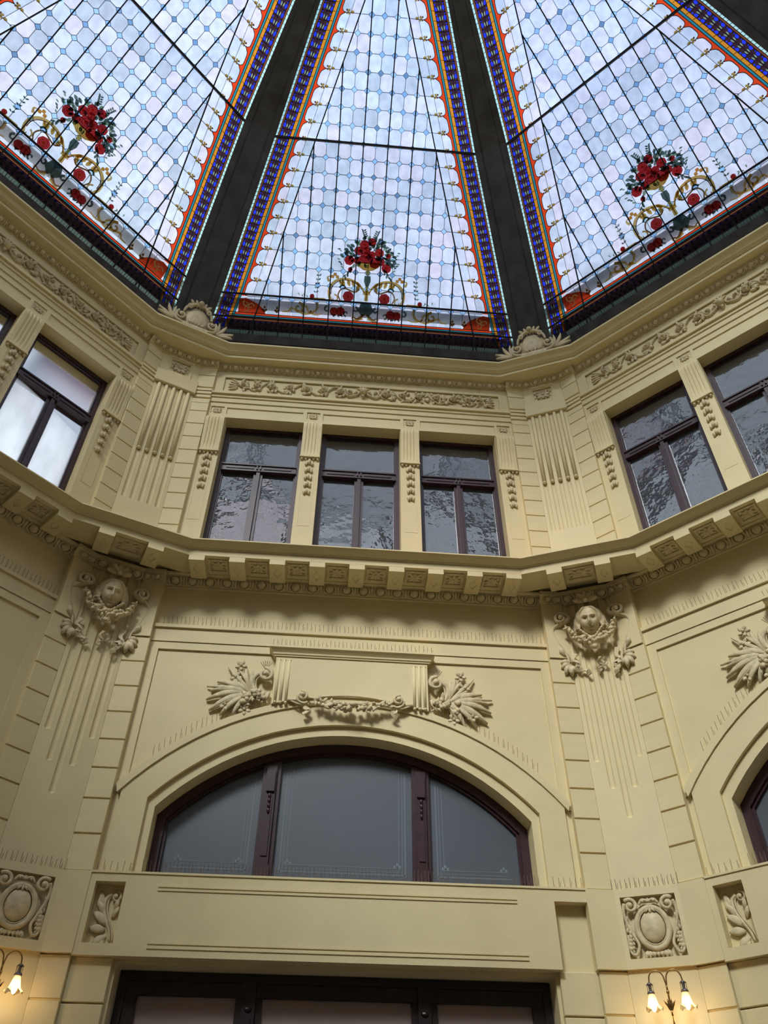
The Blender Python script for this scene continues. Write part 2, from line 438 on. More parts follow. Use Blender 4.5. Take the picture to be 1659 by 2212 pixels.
UPP = flutepanel(7.0, 9.90, [7.80]*5).mesh('fluted_face', STUC)
w = MB(); w.v = [(x, -h, z) for z in (0, 10.75) for x, h in ((-WP, -.0005), (-WP-.25, -.56), (WP+.25, -.56), (WP, -.0005), (WP, -.022), (-WP, -.022))]; w.f = [(0, 1, 7, 6), (1, 2, 8, 7), (2, 3, 9, 8), (3, 4, 10, 9), (4, 5, 11, 10), (5, 0, 6, 11), (5, 4, 3, 2, 1, 0), (6, 7, 8, 9, 10, 11)]; w.m = [0]*8; w.box(-WP, WP, -.022, 0, 0, 3.28); PIERB = w.mesh('pier_core', STUC)
w = MB(); w.prism([rect(-WP-.025, WP+.025, 3.278, 3.862), rect(-.213, .213, 3.348, 3.797)], -.02, .03); PPED = w.mesh('pedestal_face', STUC)
w = MB()
w.prism([rect(-WP, WP, 10.08, 10.6), rect(-.125, .125, 10.165, 10.405)], -.02, .0)
w.prism([rect(-.16, .16, 10.10, 10.46), rect(-.145, .145, 10.145, 10.425)], -.0, .012)
w.cham(-WP-.015, WP+.015, -.02, .045, 9.85, 10.085, .006)
PTOP = w.mesh('pier_head', STUC)
piers = {}
for i in range(8):
    k = i+.5 if i < 4 else i-7.5
    nm = {.5: 'right', -.5: 'left'}.get(k, 'hidden')
    pr = struct('wall_pier_'+nm, (k, RP), 'fluted corner pier of cream stucco between two walls', PIERB)
    piers[k] = pr
    if k not in PIER: continue
    obj('fluted_face', LOWP, pr); obj('fluted_face', UPP, pr); obj('pedestal_face', PPED, pr); obj('pier_head', PTOP, pr)
    for c in CXF:
        m = MB(); m.tube([(c, .004, 9.86), (c, .004, 8.61)], .0235, 8); m.ell(c, .006, 8.605, .026, .026, .022, 10, 6)
        obj('reed', m.mesh('reed', STUC, True), pr)

# ---- cornices (rings) with brackets, coffers, eggs
U1 = lambda d: 1.716-.1989*(d-.36)
U2 = lambda d: 1.872-.1989*(d-.13)
ring('trim_1', [(-.10, 6.93), (.05, 6.93), (.05, 6.862), (.36, 6.862), (.36, 6.935), (.375, 6.935), (.378, 6.945), (.40, 6.955), (.43, 6.972), (.455, 6.99), (.46, 6.992), (.46, 7.005), (-.20, 7.05)], U1, STUC, label='middle cornice ring carried on square brackets')
ring('trim_2', [(-.10, 10.56), (.13, 10.56), (.13, 10.612), (.15, 10.612), (.15, 10.622), (.163, 10.624), (.163, 10.634), (.176, 10.637), (.18, 10.65), (.20, 10.675), (.232, 10.692), (.245, 10.70), (.25, 10.705), (.25, 10.735), (-.55, 10.80)], U2, STUC, label='top cornice ring below the glass dome')
c1 = bpy.data.objects['trim_1']; c2 = bpy.data.objects['trim_2']
def inframe(k, ap, x, h, z):
    a = k*PI/4; return (S(a)*(ap-h)+CO_(a)*x, CO_(a)*(ap-h)-S(a)*x, z), (0, 0, -a)
w = MB(); w.box(-.079, .079, .055, .36, 6.80, 6.865)
for s1, s2 in ((1, 1), (1, -1), (-1, 1), (-1, -1)):
    w.add([(0, -.21-s2*.085, 6.7995), (s1*.045, -.21, 6.7995), (s1*.037, -.21, 6.795), (0, -.21-s2*.070, 6.795)], [(0, 1, 2, 3), (3, 2, 1, 0)])
BRK = w.mesh('bracket', STUC)
w = MB()
w.prism([rect(-.10, .10, -.10, .10), rect(-.078, .078, -.078, .078)], 0, .012)
for i in range(8):
    a = i*PI/4; w.leaf(CO_(a)*.012, S(a)*.012, a, .062, .036, 0, .004, .008, .003, 4)
w.ell(0, .008, 0, .014, .014, .014, 8, 5)
for i in range(4):
    a = i*PI/2+PI/4; w.leaf(CO_(a)*.095, S(a)*.095, a+PI, .035, .03, 0, .003, .006, .003, 3)
COFF = w.mesh('coffer_rosette', RELI)
def flower_rot(): return (PI/2, 0, 0)
for k in VIS:
    for i in range(-4, 5):
        l, r = inframe(k, R0, i*.4075, 0, 0); obj('bracket', BRK, c1, l, r)
    for i in range(-4, 4):
        l, r = inframe(k, R0, (i+.5)*.4075, .21, 6.861); o = obj('coffer_rosette', COFF, c1, l); o.rotation_euler = (Matrix.Rotation(r[2], 4, 'Z') @ Matrix.Rotation(PI/2, 4, 'X')).to_euler()
apc = (R0-.36)*CO_(A8)+U1(.36)*S(A8); hp = RP-apc
for k in PIER:
    for x in (-.243, .243):
        l, r = inframe(k, RP-(hp-.36), x, 0, 0); obj('bracket', BRK, c1, l, r)
    l, r = inframe(k, RP, 0, hp-.15, 6.861); o = obj('coffer_rosette', COFF, c1, l, scale=(1.5, 1, 1)); o.rotation_euler = (Matrix.Rotation(r[2], 4, 'Z') @ Matrix.Rotation(PI/2, 4, 'X')).to_euler()
def eggunit(p, hgt, dep):
    """one egg in its cup with a dart at its right, on a slanting moulding"""
    m = MB(); q = p/2
    m.ell(0, dep*.45, 0, q*.50, dep*.55, hgt*.50, 10, 7)
    for s_ in (-1, 1):
        P = [(s_*q*.72*S(t)*(1.0), dep*.42, -hgt*.62*CO_(t)) for t in [PI*j/8 for j in range(0, 7)]]
        m.tube(P, p*.055, 5)
    m.leaf(q, hgt*.55, -PI/2, hgt*1.2, p*.16, 0, dep*.2, dep*.3, .004, 4)
    return m
def moulding(m, x0, x1, pts):
    m.band([[(x0, h, z) for h, z in pts], [(x1, h, z) for h, z in pts]])
E1 = eggunit(.178, .085, .05).mesh('egg', RELI, True)
E2 = eggunit(.140, .062, .038).mesh('egg', RELI, True)
tilt1 = math.atan2(.10, .06)
def eggs(k, ap, x0, x1, p, me, h, z, tilt, par):
    n = max(1, round((x1-x0)/p)); st = (x1-x0)/n
    for i in range(n):
        l, r = inframe(k, ap, x0+st*(i+.5), h, z); o = obj('egg', me, par, l, scale=(st/p, 1, 1))
        o.rotation_euler = (Matrix.Rotation(r[2], 4, 'Z') @ Matrix.Rotation(tilt, 4, 'X')).to_euler()
for k in VIS:
    m = MB(); moulding(m, -WI, WI, [(-.08, 6.755), (-.055, 6.755), (-.052, 6.772), (-.04, 6.776), (.02, 6.84), (.06, 6.85), (.065, 6.87)])
    for sg in (-1, 1):
        a, b = sorted((sg*(WI-.02), sg*(W0+.01))); moulding(m, a, b, [(.0, 6.755), (.025, 6.755), (.028, 6.77), (.085, 6.83), (.09, 6.87)])
    moulding(m, -WI, WI, [(-.08, 10.455), (-.04, 10.455), (-.038, 10.47), (.02, 10.53), (.03, 10.56)])
    for sg in (-1, 1):
        a, b = sorted((sg*(WI-.02), sg*(W0+.01))); moulding(m, a, b, [(-.02, 10.455), (.02, 10.46), (.022, 10.475), (.07, 10.53), (.075, 10.56)])
    obj('bed_moulding', m.mesh('bed_moulding', STUC), walls[k])
    eggs(k, R0, -WI+.02, WI-.02, .178, E1, -.012, 6.812, .75, c1)
    eggs(k, R0, -WI+.03, WI-.03, .140, E2, -.005, 10.505, .75, c2)
    for sg in (-1, 1):
        a, b = sorted((sg*(WI+.015), sg*W0)); eggs(k, R0, a, b, .11, E2, .05, 6.80, .75, c1); eggs(k, R0, a, b, .12, E2, .045, 10.505, .75, c2)
for k in PIER:
    m = MB(); moulding(m, -WP-.01, WP+.01, [(.0, 6.755), (.025, 6.755), (.028, 6.77), (.085, 6.83), (.09, 6.87)]); moulding(m, -WP-.01, WP+.01, [(.0, 10.455), (.02, 10.46), (.022, 10.475), (.07, 10.53), (.075, 10.56)])
    obj('bed_moulding', m.mesh('bed_moulding', STUC), piers[k])
    eggs(k, RP, -WP, WP, .165, E1, .05, 6.80, .75, c1); eggs(k, RP, -WP, WP, .13, E2, .045, 10.505, .75, c2)

# ---- floor
f = MB(); pts = [ringpt(k, R0+.2, s_*W0) for k in range(8) for s_ in (-1, 1)]
f.v = [(x, y, 0) for x, y in pts]+[(x, y, -.1) for x, y in pts]; n = 16
f.f = [tuple(range(n))[::-1], tuple(range(n, 2*n))]+[(i, (i+1) % n, (i+1) % n+n, i+n) for i in range(n)]; f.m = [0]*len(f.f)
o = bpy.data.objects.new('floor', f.mesh('floor', FLOORM)); col.objects.link(o); o['kind'] = 'structure'; o['label'] = 'polished grey stone floor of the hall'

# ================================================================ WINDOWS AND DOORS
win = 0
def framebars(m, x0, x1, z0, z1, t, h0, h1):
    m.box(x0, x0+t, h0, h1, z0, z1); m.box(x1-t, x1, h0, h1, z0, z1); m.box(x0+t, x1-t, h0, h1, z1-t, z1); m.box(x0+t, x1-t, h0, h1, z0, z0+t)
def upper_window(k, xc, idx):
    global win; win += 1
    light = (k == -1)
    lab = ('bright frosted' if light else 'dark glazed')+' upper window, '+('leftmost' if idx == 0 else 'middle' if idx == 1 else 'rightmost')+' of three on the '+BAY[k]+' wall'
    wd = struct('window_%d' % win, (k, R0), lab, None, (xc, 0, 7.05))
    Z0, Z1, ZT = 0, 2.46, 1.72
    m = MB(); framebars(m, -.50, .50, Z0, Z1, .05, -.30, -.215); framebars(m, -.455, .455, Z0+.04, Z1-.04, .022, -.30, -.235); obj('frame', m.mesh('frame', WOOD), wd)
    m = MB(); m.box(-.46, .46, -.28, -.20, ZT-.065, ZT+.055); m.box(-.46, .46, -.2, -.185, ZT+.035, ZT+.055); m.box(-.46, .46, -.2, -.19, ZT-.065, ZT-.05)
    m.box(-.40, -.06, -.20, -.192, ZT-.02, ZT+.015); m.box(.06, .40, -.20, -.192, ZT-.02, ZT+.015); m.box(-.03, -.012, -.2, -.185, ZT-.03, ZT+.025); m.box(.012, .03, -.2, -.185, ZT-.03, ZT+.025); obj('transom', m.mesh('transom', WOOD), wd)
    m = MB(); m.box(-.055, .055, -.28, -.225, 0, ZT-.06); m.box(-.022, .022, -.28, -.20, 0, ZT-.06); obj('mullion', m.mesh('mullion', WOOD), wd)
    pm = G_SKY if light else P_UP
    for x0, x1, z0, z1 in ((-.44, .44, ZT+.05, Z1-.05), (-.44, -.05, .05, ZT-.06), (.05, .44, .05, ZT-.06)):
        m = MB(); m.box(x0, x1, -.262, -.255, z0, z1); obj('pane', m.mesh('pane', pm), wd)
for k in VIS:
    for i, xc in enumerate((-1.24, 0, 1.24)): upper_window(k, xc, i)
def arch_window(k):
    global win; win += 1
    wd = struct('window_%d' % win, (k, R0), 'wide segmental arched window with dark brown frame and three frosted panes on the '+BAY[k]+' wall')
    m = MB(); o_ = arch(1.618, 2.160, 3.008, 3.872); i_ = arch(1.545, 2.082, 3.008, 3.872)
    m.prism([o_[:]+i_[::-1]], -.33, -.25); i2 = arch(1.52, 2.06, 3.008, 3.872); m.prism([i_[:]+i2[::-1]], -.33, -.275); m.box(-1.55, 1.55, -.33, -.255, 3.872, 3.945)
    obj('frame', m.mesh('frame', WOOD), wd)
    for sg in (-1, 1):
        m = MB(); x = sg*.675; zt = 3.008+math.sqrt(2.06**2-.6**2)
        m.box(x-.08, x+.08, -.33, -.262, 3.9, zt); m.box(x-.045, x+.045, -.3, -.235, 3.93, zt-.05); m.box(x-.026, x+.026, -.3, -.225, 4.12, zt-.33); m.box(x-.055, x+.055, -.3, -.225, 3.91, 4.05)
        m.box(x-.035, x+.035, -.3, -.215, zt-.30, zt-.11)
        obj('mullion', m.mesh('mullion', WOOD), wd)
        m = MB()
        for j in range(4): m.ell(x, -.218, zt-.34-.045*j, .014, .014, .024, 8, 6)
        obj('husk_drop', m.mesh('husk_drop', WOOD, True), wd)
    def zt_(x): return 3.008+math.sqrt(2.07**2-x*x)
    for x0, x1 in ((-1.53, -.74), (-.61, .61), (.74, 1.53)):
        n = 14; pts = [(x0, 3.93), (x1, 3.93)]+[(x1+(x0-x1)*i/n, zt_(x1+(x0-x1)*i/n)) for i in range(n+1)]
        m = MB(); m.prism([pts], -.312, -.305); pn = obj('pane', m.mesh('pane', P_ARCH), wd)
        m = MB()
        for off, t in ((.075, .006), (.10, .003), (.13, .003)):
            for x, s_ in ((x0+off, 1), (x1-off, -1)):
                if abs(x) > 1.3: continue
                m.box(x-t, x+t, -.306, -.3035, 3.93+off, zt_(x)-.08)
            m.box(x0+off, x1-off, -.306, -.3035, 3.95+off-t, 3.95+off+t)
        for x, s_ in ((x0+.12, 1), (x1-.12, -1)):
            for j in range(3): m.ell(x+s_*.022*j, -.304, 4.09+.02*(j % 2), .012, .002, .018, 6, 4)
        obj('etched_border', m.mesh('etched_border', P_ETCH), pn)
for k in VIS: arch_window(k)
def door(k):
    n = k+2; d = struct('door_%d' % n, (k, R0), 'wide glazed door with blackish frame below the '+BAY[k]+' arched window')
    m = MB(); framebars(m, -1.65, 1.65, 0, 3.235, .06, -.33, -.24); framebars(m, -1.6, 1.6, 0, 3.18, .10, -.33, -.255)
    obj('frame', m.mesh('frame', DOORM), d)
    for x in (-.665, .665):
        m = MB(); m.box(x-.10, x+.10, -.33, -.262, 0, 3.2); m.box(x-.05, x+.05, -.3, -.235, 0, 3.2); m.ell(x, -.235, 3.0, .03, .02, .02, 8, 6); m.box(x-.026, x+.026, -.3, -.225, 0, 2.95); obj('mullion', m.mesh('mullion', DOORM), d)
    for x0, x1 in ((-1.50, -.765), (-.565, .565), (.765, 1.50)):
        m = MB()
        m.box(x0-.03, x1+.03, -.30, -.292, .05, 3.12); obj('pane', m.mesh('pane', P_DOOR), d)
for k in VIS: door(k)
# sealed back sides: windows and doors of the walls behind the camera, one dark leaf each
w = MB(); w.box(-1.66, 1.66, -.33, -.30, 0, 3.24); w.prism([arch(1.62, 2.162, 3.008, 3.87)], -.33, -.30)
for x in (-1.24, 0, 1.24): w.box(x-.5, x+.5, -.33, -.30, 7.05, 9.51)
SHUT = w.mesh('closed_opening', P_ARCH)
for k in SIDE:
    if k not in VIS: obj('closed_opening', SHUT, walls[k])
# rooms behind the glazed walls are dark: back boards well behind the centre and right panes
# ================================================================ GLASS DOME
DA, DB, DR, DZ, PH1, PH2 = 6.4, .39728, .2582, 12.945, .8021, .4012
JT = 20                                                  # rows up to the crown ring
S1 = 10*DR
def EW(j): return (5.87-.187*j if j < 0 else 5.87-.177*j if j <= 10 else 4.10-.215*(j-10))*DB
def DI(j): return EW(j)-1.65*DB
def dome_pt(u, j):   # in a panel frame: x, outward y from apothem DA, z from DZ
    a = min(j, 10)*DR; c = max(j-10, 0)*DR
    return u, -(a*CO_(PH1)+c*CO_(PH2)), a*S(PH1)+c*S(PH2)
SEG = {0: ((0, 0, 0), (PI/2-PH1, 0, 0)), 1: ((0, -S1*CO_(PH1), S1*S(PH1)), (PI/2-PH2, 0, 0))}
def segz(j, seg): return (j-10*seg)*DR
def clip(poly, a, b, c):          # keep a*x+b*y+c >= 0
    out = []
    for i in range(len(poly)):
        p, q = poly[i], poly[(i+1) % len(poly)]; dp = a*p[0]+b*p[1]+c; dq = a*q[0]+b*q[1]+c
        if dp >= 0: out.append(p)
        if dp*dq < 0:
            t = dp/(dp-dq); out.append((p[0]+(q[0]-p[0])*t, p[1]+(q[1]-p[1])*t))
    return out
def area(p): return abs(sum(p[i][0]*p[(i+1) % len(p)][1]-p[(i+1) % len(p)][0]*p[i][1] for i in range(len(p)))/2)
def fan(m, poly, h0, h1, mi=0):
    """convex flat piece"""
    if sum(poly[i][0]*poly[(i+1) % len(poly)][1]-poly[(i+1) % len(poly)][0]*poly[i][1] for i in range(len(poly))) < 0: poly = poly[::-1]
    n = len(poly); V = [(x, -h0, z) for x, z in poly]+[(x, -h1, z) for x, z in poly]
    m.add(V, [tuple(range(n, 2*n)), tuple(range(n))[::-1]]+[(i, (i+1) % n, (i+1) % n+n, i+n) for i in range(n)], mi)
def strip(m, x0, z0, x1, z1, wd, h0, h1, mi=0):
    L = math.hypot(x1-x0, z1-z0)
    if L < 1e-6: return
    nx, nz = -(z1-z0)/L*wd/2, (x1-x0)/L*wd/2
    fan(m, [(x0+nx, z0+nz), (x1+nx, z1+nz), (x1-nx, z1-nz), (x0-nx, z0-nz)], h0, h1, mi)
PX, CUT, GAP = DB/2, .049, .0028
T0, T1 = 0.0, .006
def octo(hw, hh, c): return [(-hw+c, -hh), (hw-c, -hh), (hw, -hh+c), (hw, hh-c), (hw-c, hh), (-hw+c, hh), (-hw, hh-c), (-hw, -hh+c)]
OC = octo(PX/2-GAP, DR/2-GAP, CUT); SQ = [(-CUT+GAP, 0), (0, -CUT+GAP), (CUT-GAP, 0), (0, CUT-GAP)]
m = MB(); fan(m, OC, T0, T1); OCTM = m.mesh('octagon_pane', G_WHITE)
m = MB(); fan(m, SQ, T0, T1); SQM = m.mesh('square_pane', G_BLUE)
# every entry: (name, mesh, seg, x, z)
DP = []
def sideclip(poly, seg, j0, j1, f=DI, inset=.008):
    z0, z1 = segz(j0, seg), segz(j1, seg); xa, xb = f(j0)-inset, f(j1)-inset
    k = (xb-xa)/(z1-z0)
    for s_ in (1, -1):   # s*x <= xa+k(z-z0)
        poly = clip(poly, -s_, k, xa-k*z0)
        if len(poly) < 3: return []
    return poly
def addpoly(name, poly, mat_, seg, h0=T0, h1=T1):
    if len(poly) < 3 or area(poly) < 1.2e-4: return
    cx = sum(p[0] for p in poly)/len(poly); czz = sum(p[1] for p in poly)/len(poly)
    m = MB(); fan(m, [(x-cx, z-czz) for x, z in poly], h0, h1); DP.append((name, m.mesh(name, mat_), seg, cx, czz))
for j in range(-1, JT):
    seg = 0 if j < 10 else 1
    z0, z1 = segz(j, seg), segz(j+1, seg); zc = (z0+z1)/2
    n = int(DI(j)/PX)+2
    for i in range(-n, n):
        xc = (i+.5)*PX; poly = [(x+xc, z+zc) for x, z in OC]
        if abs(xc)+PX/2 < DI(j+1)-.008 and j >= 0: DP.append(('octagon_pane', OCTM, seg, xc, zc)); continue
        if j < 0: poly = [(xc-PX/2+GAP, -1.03*DR), (xc+PX/2-GAP, -1.03*DR)]+poly[3:7]+[(xc-PX/2+GAP, -CUT)] if False else [(xc-PX/2+GAP, -1.03*DR), (xc+PX/2-GAP, -1.03*DR), (xc+PX/2-GAP, -CUT), (xc+PX/2-CUT, -GAP), (xc-PX/2+CUT, -GAP), (xc-PX/2+GAP, -CUT)]
        poly = sideclip(poly, seg, j, j+1, DI)
        addpoly('octagon_pane', poly, G_WHITE, seg)
    if j < 0:
        for s_ in (-1, 1):
            q = [(s_*(DI(-.02)+.006), -.02*DR), (s_*(EW(-.02)-.826*DB), -.02*DR), (s_*(EW(-1.03)-.826*DB), -1.03*DR), (s_*(DI(-1.03)+.006), -1.03*DR)]; addpoly('border_pane', q, G_WHITE, 0)
        continue
    for i in range(-n, n+1):
        xc = i*PX
        if abs(xc)+CUT < DI(j+.1)-.01: DP.append(('square_pane', SQM, seg, xc, z0+(CUT if j == 10 else 0)*.0)) if j > 0 else addpoly('square_pane', [(x+xc, z) for x, z in SQ], G_BLUE, seg)
        elif abs(xc)-CUT < DI(j): addpoly('square_pane', sideclip([(x+xc, z+z0) for x, z in SQ], seg, j-.2, j+.2, DI), G_BLUE, seg)
# leads of the lattice
LDM = {0: MB(), 1: MB()}
LW = .0062
for j in range(0, JT):
    seg = 0 if j < 10 else 1; L = LDM[seg]
    z0, z1 = segz(j, seg), segz(j+1, seg); n = int(DI(j)/PX)+1
    for i in range(-n-1, n+1):
        xa, xb = i*PX+CUT, (i+1)*PX-CUT; lim = DI(j)
        xa, xb = max(xa, -lim), min(xb, lim)
        if xb > xa: strip(L, xa, z0, xb, z0, LW, -.001, .008)
    for i in range(-n, n+1):
        x = i*PX
        if abs(x) < DI(j+.5): strip(L, x, z0+CUT, x, z1-CUT, LW, -.001, .008)
        if abs(x) < DI(j):
            for a, b in (((-CUT, 0), (0, -CUT)), ((0, -CUT), (CUT, 0)), ((CUT, 0), (0, CUT)), ((0, CUT), (-CUT, 0))):
                strip(L, x+a[0], z0+a[1], x+b[0], z0+b[1], LW*.8, -.001, .008)
for i in range(-9, 10): strip(LDM[0], i*PX, -.75*DR, i*PX, -.0, LW*.8, -.001, .008)
# side borders
SC = [(1.28, 0), (1.10, 0), (1.0, .05), (.93, .16), (.91, .3), (.91, .7), (.94, .84), (1.02, .94), (1.10, 1.0), (1.28, 1.0)]
GAR = {0: MB(), 1: MB()}
flp = lambda x, z, a, L, W, n=5: [(x+CO_(a)*L*t-S(a)*W/2*S(PI*t)**.7, z+S(a)*L*t+CO_(a)*W/2*S(PI*t)**.7) for t in [q/n for q in range(n+1)]]+[(x+CO_(a)*L*t+S(a)*W/2*S(PI*t)**.7, z+S(a)*L*t-CO_(a)*W/2*S(PI*t)**.7) for t in [q/n for q in range(n-1, 0, -1)]]
def bp_(s_, o, j, seg): return (s_*(EW(j)-o*DB), segz(j, seg))
FLEAF = lambda m, x, z, a, L, W, h0=.006, h1=.011, mi=0, n=5: fan(m, [(x+CO_(a)*L*t-S(a)*W/2*S(PI*t)**.8, z+S(a)*L*t+CO_(a)*W/2*S(PI*t)**.8) for t in [q/n for q in range(n+1)]]+[(x+CO_(a)*L*t+S(a)*W/2*S(PI*t)**.8, z+S(a)*L*t-CO_(a)*W/2*S(PI*t)**.8) for t in [q/n for q in range(n-1, 0, -1)]], h0, h1, mi)
def disc(m, x, z, r, h0=.006, h1=.011, mi=0, n=10, wob=0): fan(m, [(x+r*(1+wob*(q % 2))*CO_(2*PI*q/n), z+r*(1+wob*(q % 2))*S(2*PI*q/n)) for q in range(n)], h0, h1, mi)
FIN = {}
for s_ in (-1, 1):
    m = MB()   # gold trefoil finial pointing to the middle, drawn for one side at the origin
    FLEAF(m, -s_*.045, 0, (PI if s_ > 0 else 0), .06, .045, .007, .012, 0)
    for dx, dz, r in ((-.025, .022, .018), (-.025, -.022, .018), (0.008, .024, .015), (.008, -.020, .013), (-.01, 0, .016)): disc(m, s_*dx, dz, r, .006, .011, 0 if r > .0155 else 1, 8)
    FIN[s_] = m.mesh('gold_finial', [G_GOLD, G_GOLDD])
for s_ in (-1, 1):
    for j in range(0, JT):
        seg = 0 if j < 10 else 1; L = LDM[seg]
        q = [bp_(s_, 1.635, j, seg), bp_(s_, 1.287, j, seg), bp_(s_, 1.287, j+1, seg), bp_(s_, 1.635, j+1, seg)]
        addpoly('border_pane', q, G_WHITE, seg)
        w_ = [bp_(s_, o-.007 if o > 1.2 else o, j+.01+t*.98, seg) for o, t in SC]
        addpoly('scalloped_pane', w_, G_WHITE, seg)
        # red ground outside the scallop
        m = MB(); pts = SC[1:-1]
        for i in range(len(pts)-1):
            (o0, t0), (o1, t1) = pts[i], pts[i+1]
            fan(m, [bp_(s_, o0-.006, j+t0, seg), bp_(s_, .83, j+t0, seg), bp_(s_, .83, j+t1, seg), bp_(s_, o1-.006, j+t1, seg)], T0, T1) if t1-t0 > .001 else None
        cx, c_ = bp_(s_, .95, j+.5, seg); m.v = [(x-cx, y, z-c_) for x, y, z in m.v]
        DP.append(('red_border_piece', m.mesh('red_border_piece', G_RED), seg, cx, c_))
        fx, fz = bp_(s_, 1.16, j, seg)
        if j > 0: DP.append(('gold_finial', FIN[s_], seg, fx, fz+.01))
        strip(L, *bp_(s_, 1.08, j, seg), *bp_(s_, 1.65, j, seg), LW, -.001, .008)
        for o in (1.28, .82, .73, .59, .17, .10): strip(L, *bp_(s_, o, j, seg), *bp_(s_, o, j+1, seg), LW*(.8 if o > 1 else 1.3), -.001, .009)
        for i in range(len(SC)-3): strip(L, *bp_(s_, SC[i+1][0], j+SC[i+1][1], seg), *bp_(s_, SC[i+2][0], j+SC[i+2][1], seg), .008, -.001, .009)
    for j2 in range(-9, JT*2):
        j = j2/2; seg = 0 if j < 10 else 1; L = LDM[seg]
        for a, b, mt, nm in ((.0, .095, G_MINT, 'mint_strip_piece'), (.105, .165, G_BROWN, None), (.60, .72, G_AMBER, 'amber_strip_piece'), (.74, .81, G_TEAL, 'teal_strip_piece')):
            if a > .2 and j < -2: continue
            q = [bp_(s_, a, j, seg), bp_(s_, b, j, seg), bp_(s_, b, j+.5, seg), bp_(s_, a, j+.5, seg)]
            if nm and j2 % 2 == 0 and a == 0: addpoly(nm, [bp_(s_, a, j, seg), bp_(s_, b, j, seg), bp_(s_, b, j+1, seg), bp_(s_, a, j+1, seg)] if j >= 0 else q, mt, seg)
            elif a == 0 and j < 0: addpoly(nm, q, mt, seg)
            elif a: fan(GAR[seg], q, T0, T1, {G_BROWN: 3, G_AMBER: 4, G_TEAL: 5}[mt])
        if -2 <= j < 0:
            for o in (.82, .73, .59, .17, .10): strip(L, *bp_(s_, o, j, seg), *bp_(s_, o, j+.5, seg), LW*1.3, -.001, .009)
        for o in (.0, .60):
            strip(L, *bp_(s_, o, j, seg), *bp_(s_, o+.1, j, seg), .005, -.001, .009)
            if o == 0: strip(L, *bp_(s_, o, j+.25, seg), *bp_(s_, o+.1, j+.25, seg), .004, -.001, .009)
        if j < -2.3: continue
        aa = math.atan2(DR, -s_*(.187 if seg == 0 else .23)*DB); holes = []
        x, z = bp_(s_, .38, j, seg)
        for t in (-1, 1):
            ux, uz_ = CO_(aa-PI/2)*t, S(aa-PI/2)*t; dx_, dz_ = CO_(aa), S(aa)
            for off, st, L_, W_, da, mi in ((.054, .006, .076, .046, -.12*t, 1), (.066, .092, .032, .026, .1*t, 1), (.0145, .012, .070, .017, -.10*t, 2)):
                px_, pz_ = x+ux*off+dx_*st, z+uz_*off+dz_*st; pl = flp(px_, pz_, aa+da, L_, W_); holes.append(pl); fan(GAR[seg], pl, T0, T1, mi)
        GAR[seg].prism([[bp_(s_, .59, j, seg), bp_(s_, .17, j, seg), bp_(s_, .17, j+.5, seg), bp_(s_, .59, j+.5, seg)]]+holes, T0, T1-.001, 0)
        strip(GAR[seg], x, z, *bp_(s_, .38, j+.5, seg), .006, .005, .008, 3)
GMS = [G_DARK, G_COBALT, G_GARL, G_BROWN, G_AMBER, G_TEAL]
# bottom border: red scallops, teal, amber, laurel, mint
m0 = GAR[0]
def hx(j, o=.83): return EW(j)-o*DB
fan(m0, [(-hx(-1.05), -1.04*DR), (hx(-1.05), -1.04*DR), (hx(-1.15), -1.16*DR), (-hx(-1.15), -1.16*DR)], T0, T1, 6)
fan(m0, [(-hx(-1.2, .7), -1.17*DR), (hx(-1.2, .7), -1.17*DR), (hx(-1.2, .7), -1.25*DR), (-hx(-1.2, .7), -1.25*DR)], T0, T1, 5)
fan(m0, [(-hx(-1.2, .7), -1.26*DR), (hx(-1.2, .7), -1.26*DR), (hx(-1.2, .7), -1.33*DR), (-hx(-1.2, .7), -1.33*DR)], T0, T1, 4)
xe = hx(-1.6, .6)
fan(m0, [(-xe, -1.38*DR), (xe, -1.38*DR), (xe, -1.5*DR), (-xe, -1.5*DR)], T0, T1, 3)
fan(m0, [(-xe, -1.5*DR), (xe, -1.5*DR), (xe, -2.05*DR), (-xe, -2.05*DR)], T0, T1-.002, 0)
fan(m0, [(-xe, -2.05*DR), (xe, -2.05*DR), (xe, -2.10*DR), (-xe, -2.10*DR)], T0, T1, 3)
i = -xe+.05; c = -1.78*DR
while i < xe-.05:
    s_ = 1 if i > 0 else -1
    for t in (-1, 1):
        FLEAF(m0, i, c, (0 if s_ < 0 else PI)+t*.6, .09, .032, .004, .009, 2)
        FLEAF(m0, i+.05, c+t*.035, PI/2*t, .035, .05, .004, .009, 1)
    i += .088
strip(m0, -xe, c, xe, c, .008, .004, .008, 3)
for i in range(-6, 6):
    xa, xb = max(i*DB+DB/2-DB/2+.0, -xe), min((i+1)*DB, xe)
    if xb > xa: addpoly('mint_strip_piece', [(xa+.004, -2.12*DR), (xb-.004, -2.12*DR), (xb-.004, -2.38*DR), (xa+.004, -2.38*DR)], G_MINT, 0)
i = -xe
while i < xe: strip(LDM[0], i, -2.12*DR, i, -2.38*DR, .004, -.001, .009); i += DB/9
for zz in (-1.04, -1.165, -1.255, -1.49, -2.06, -2.11, -2.39): strip(LDM[0], -xe, zz*DR, xe, zz*DR, .008, -.001, .009)
BASEG = GMS+[G_RED]
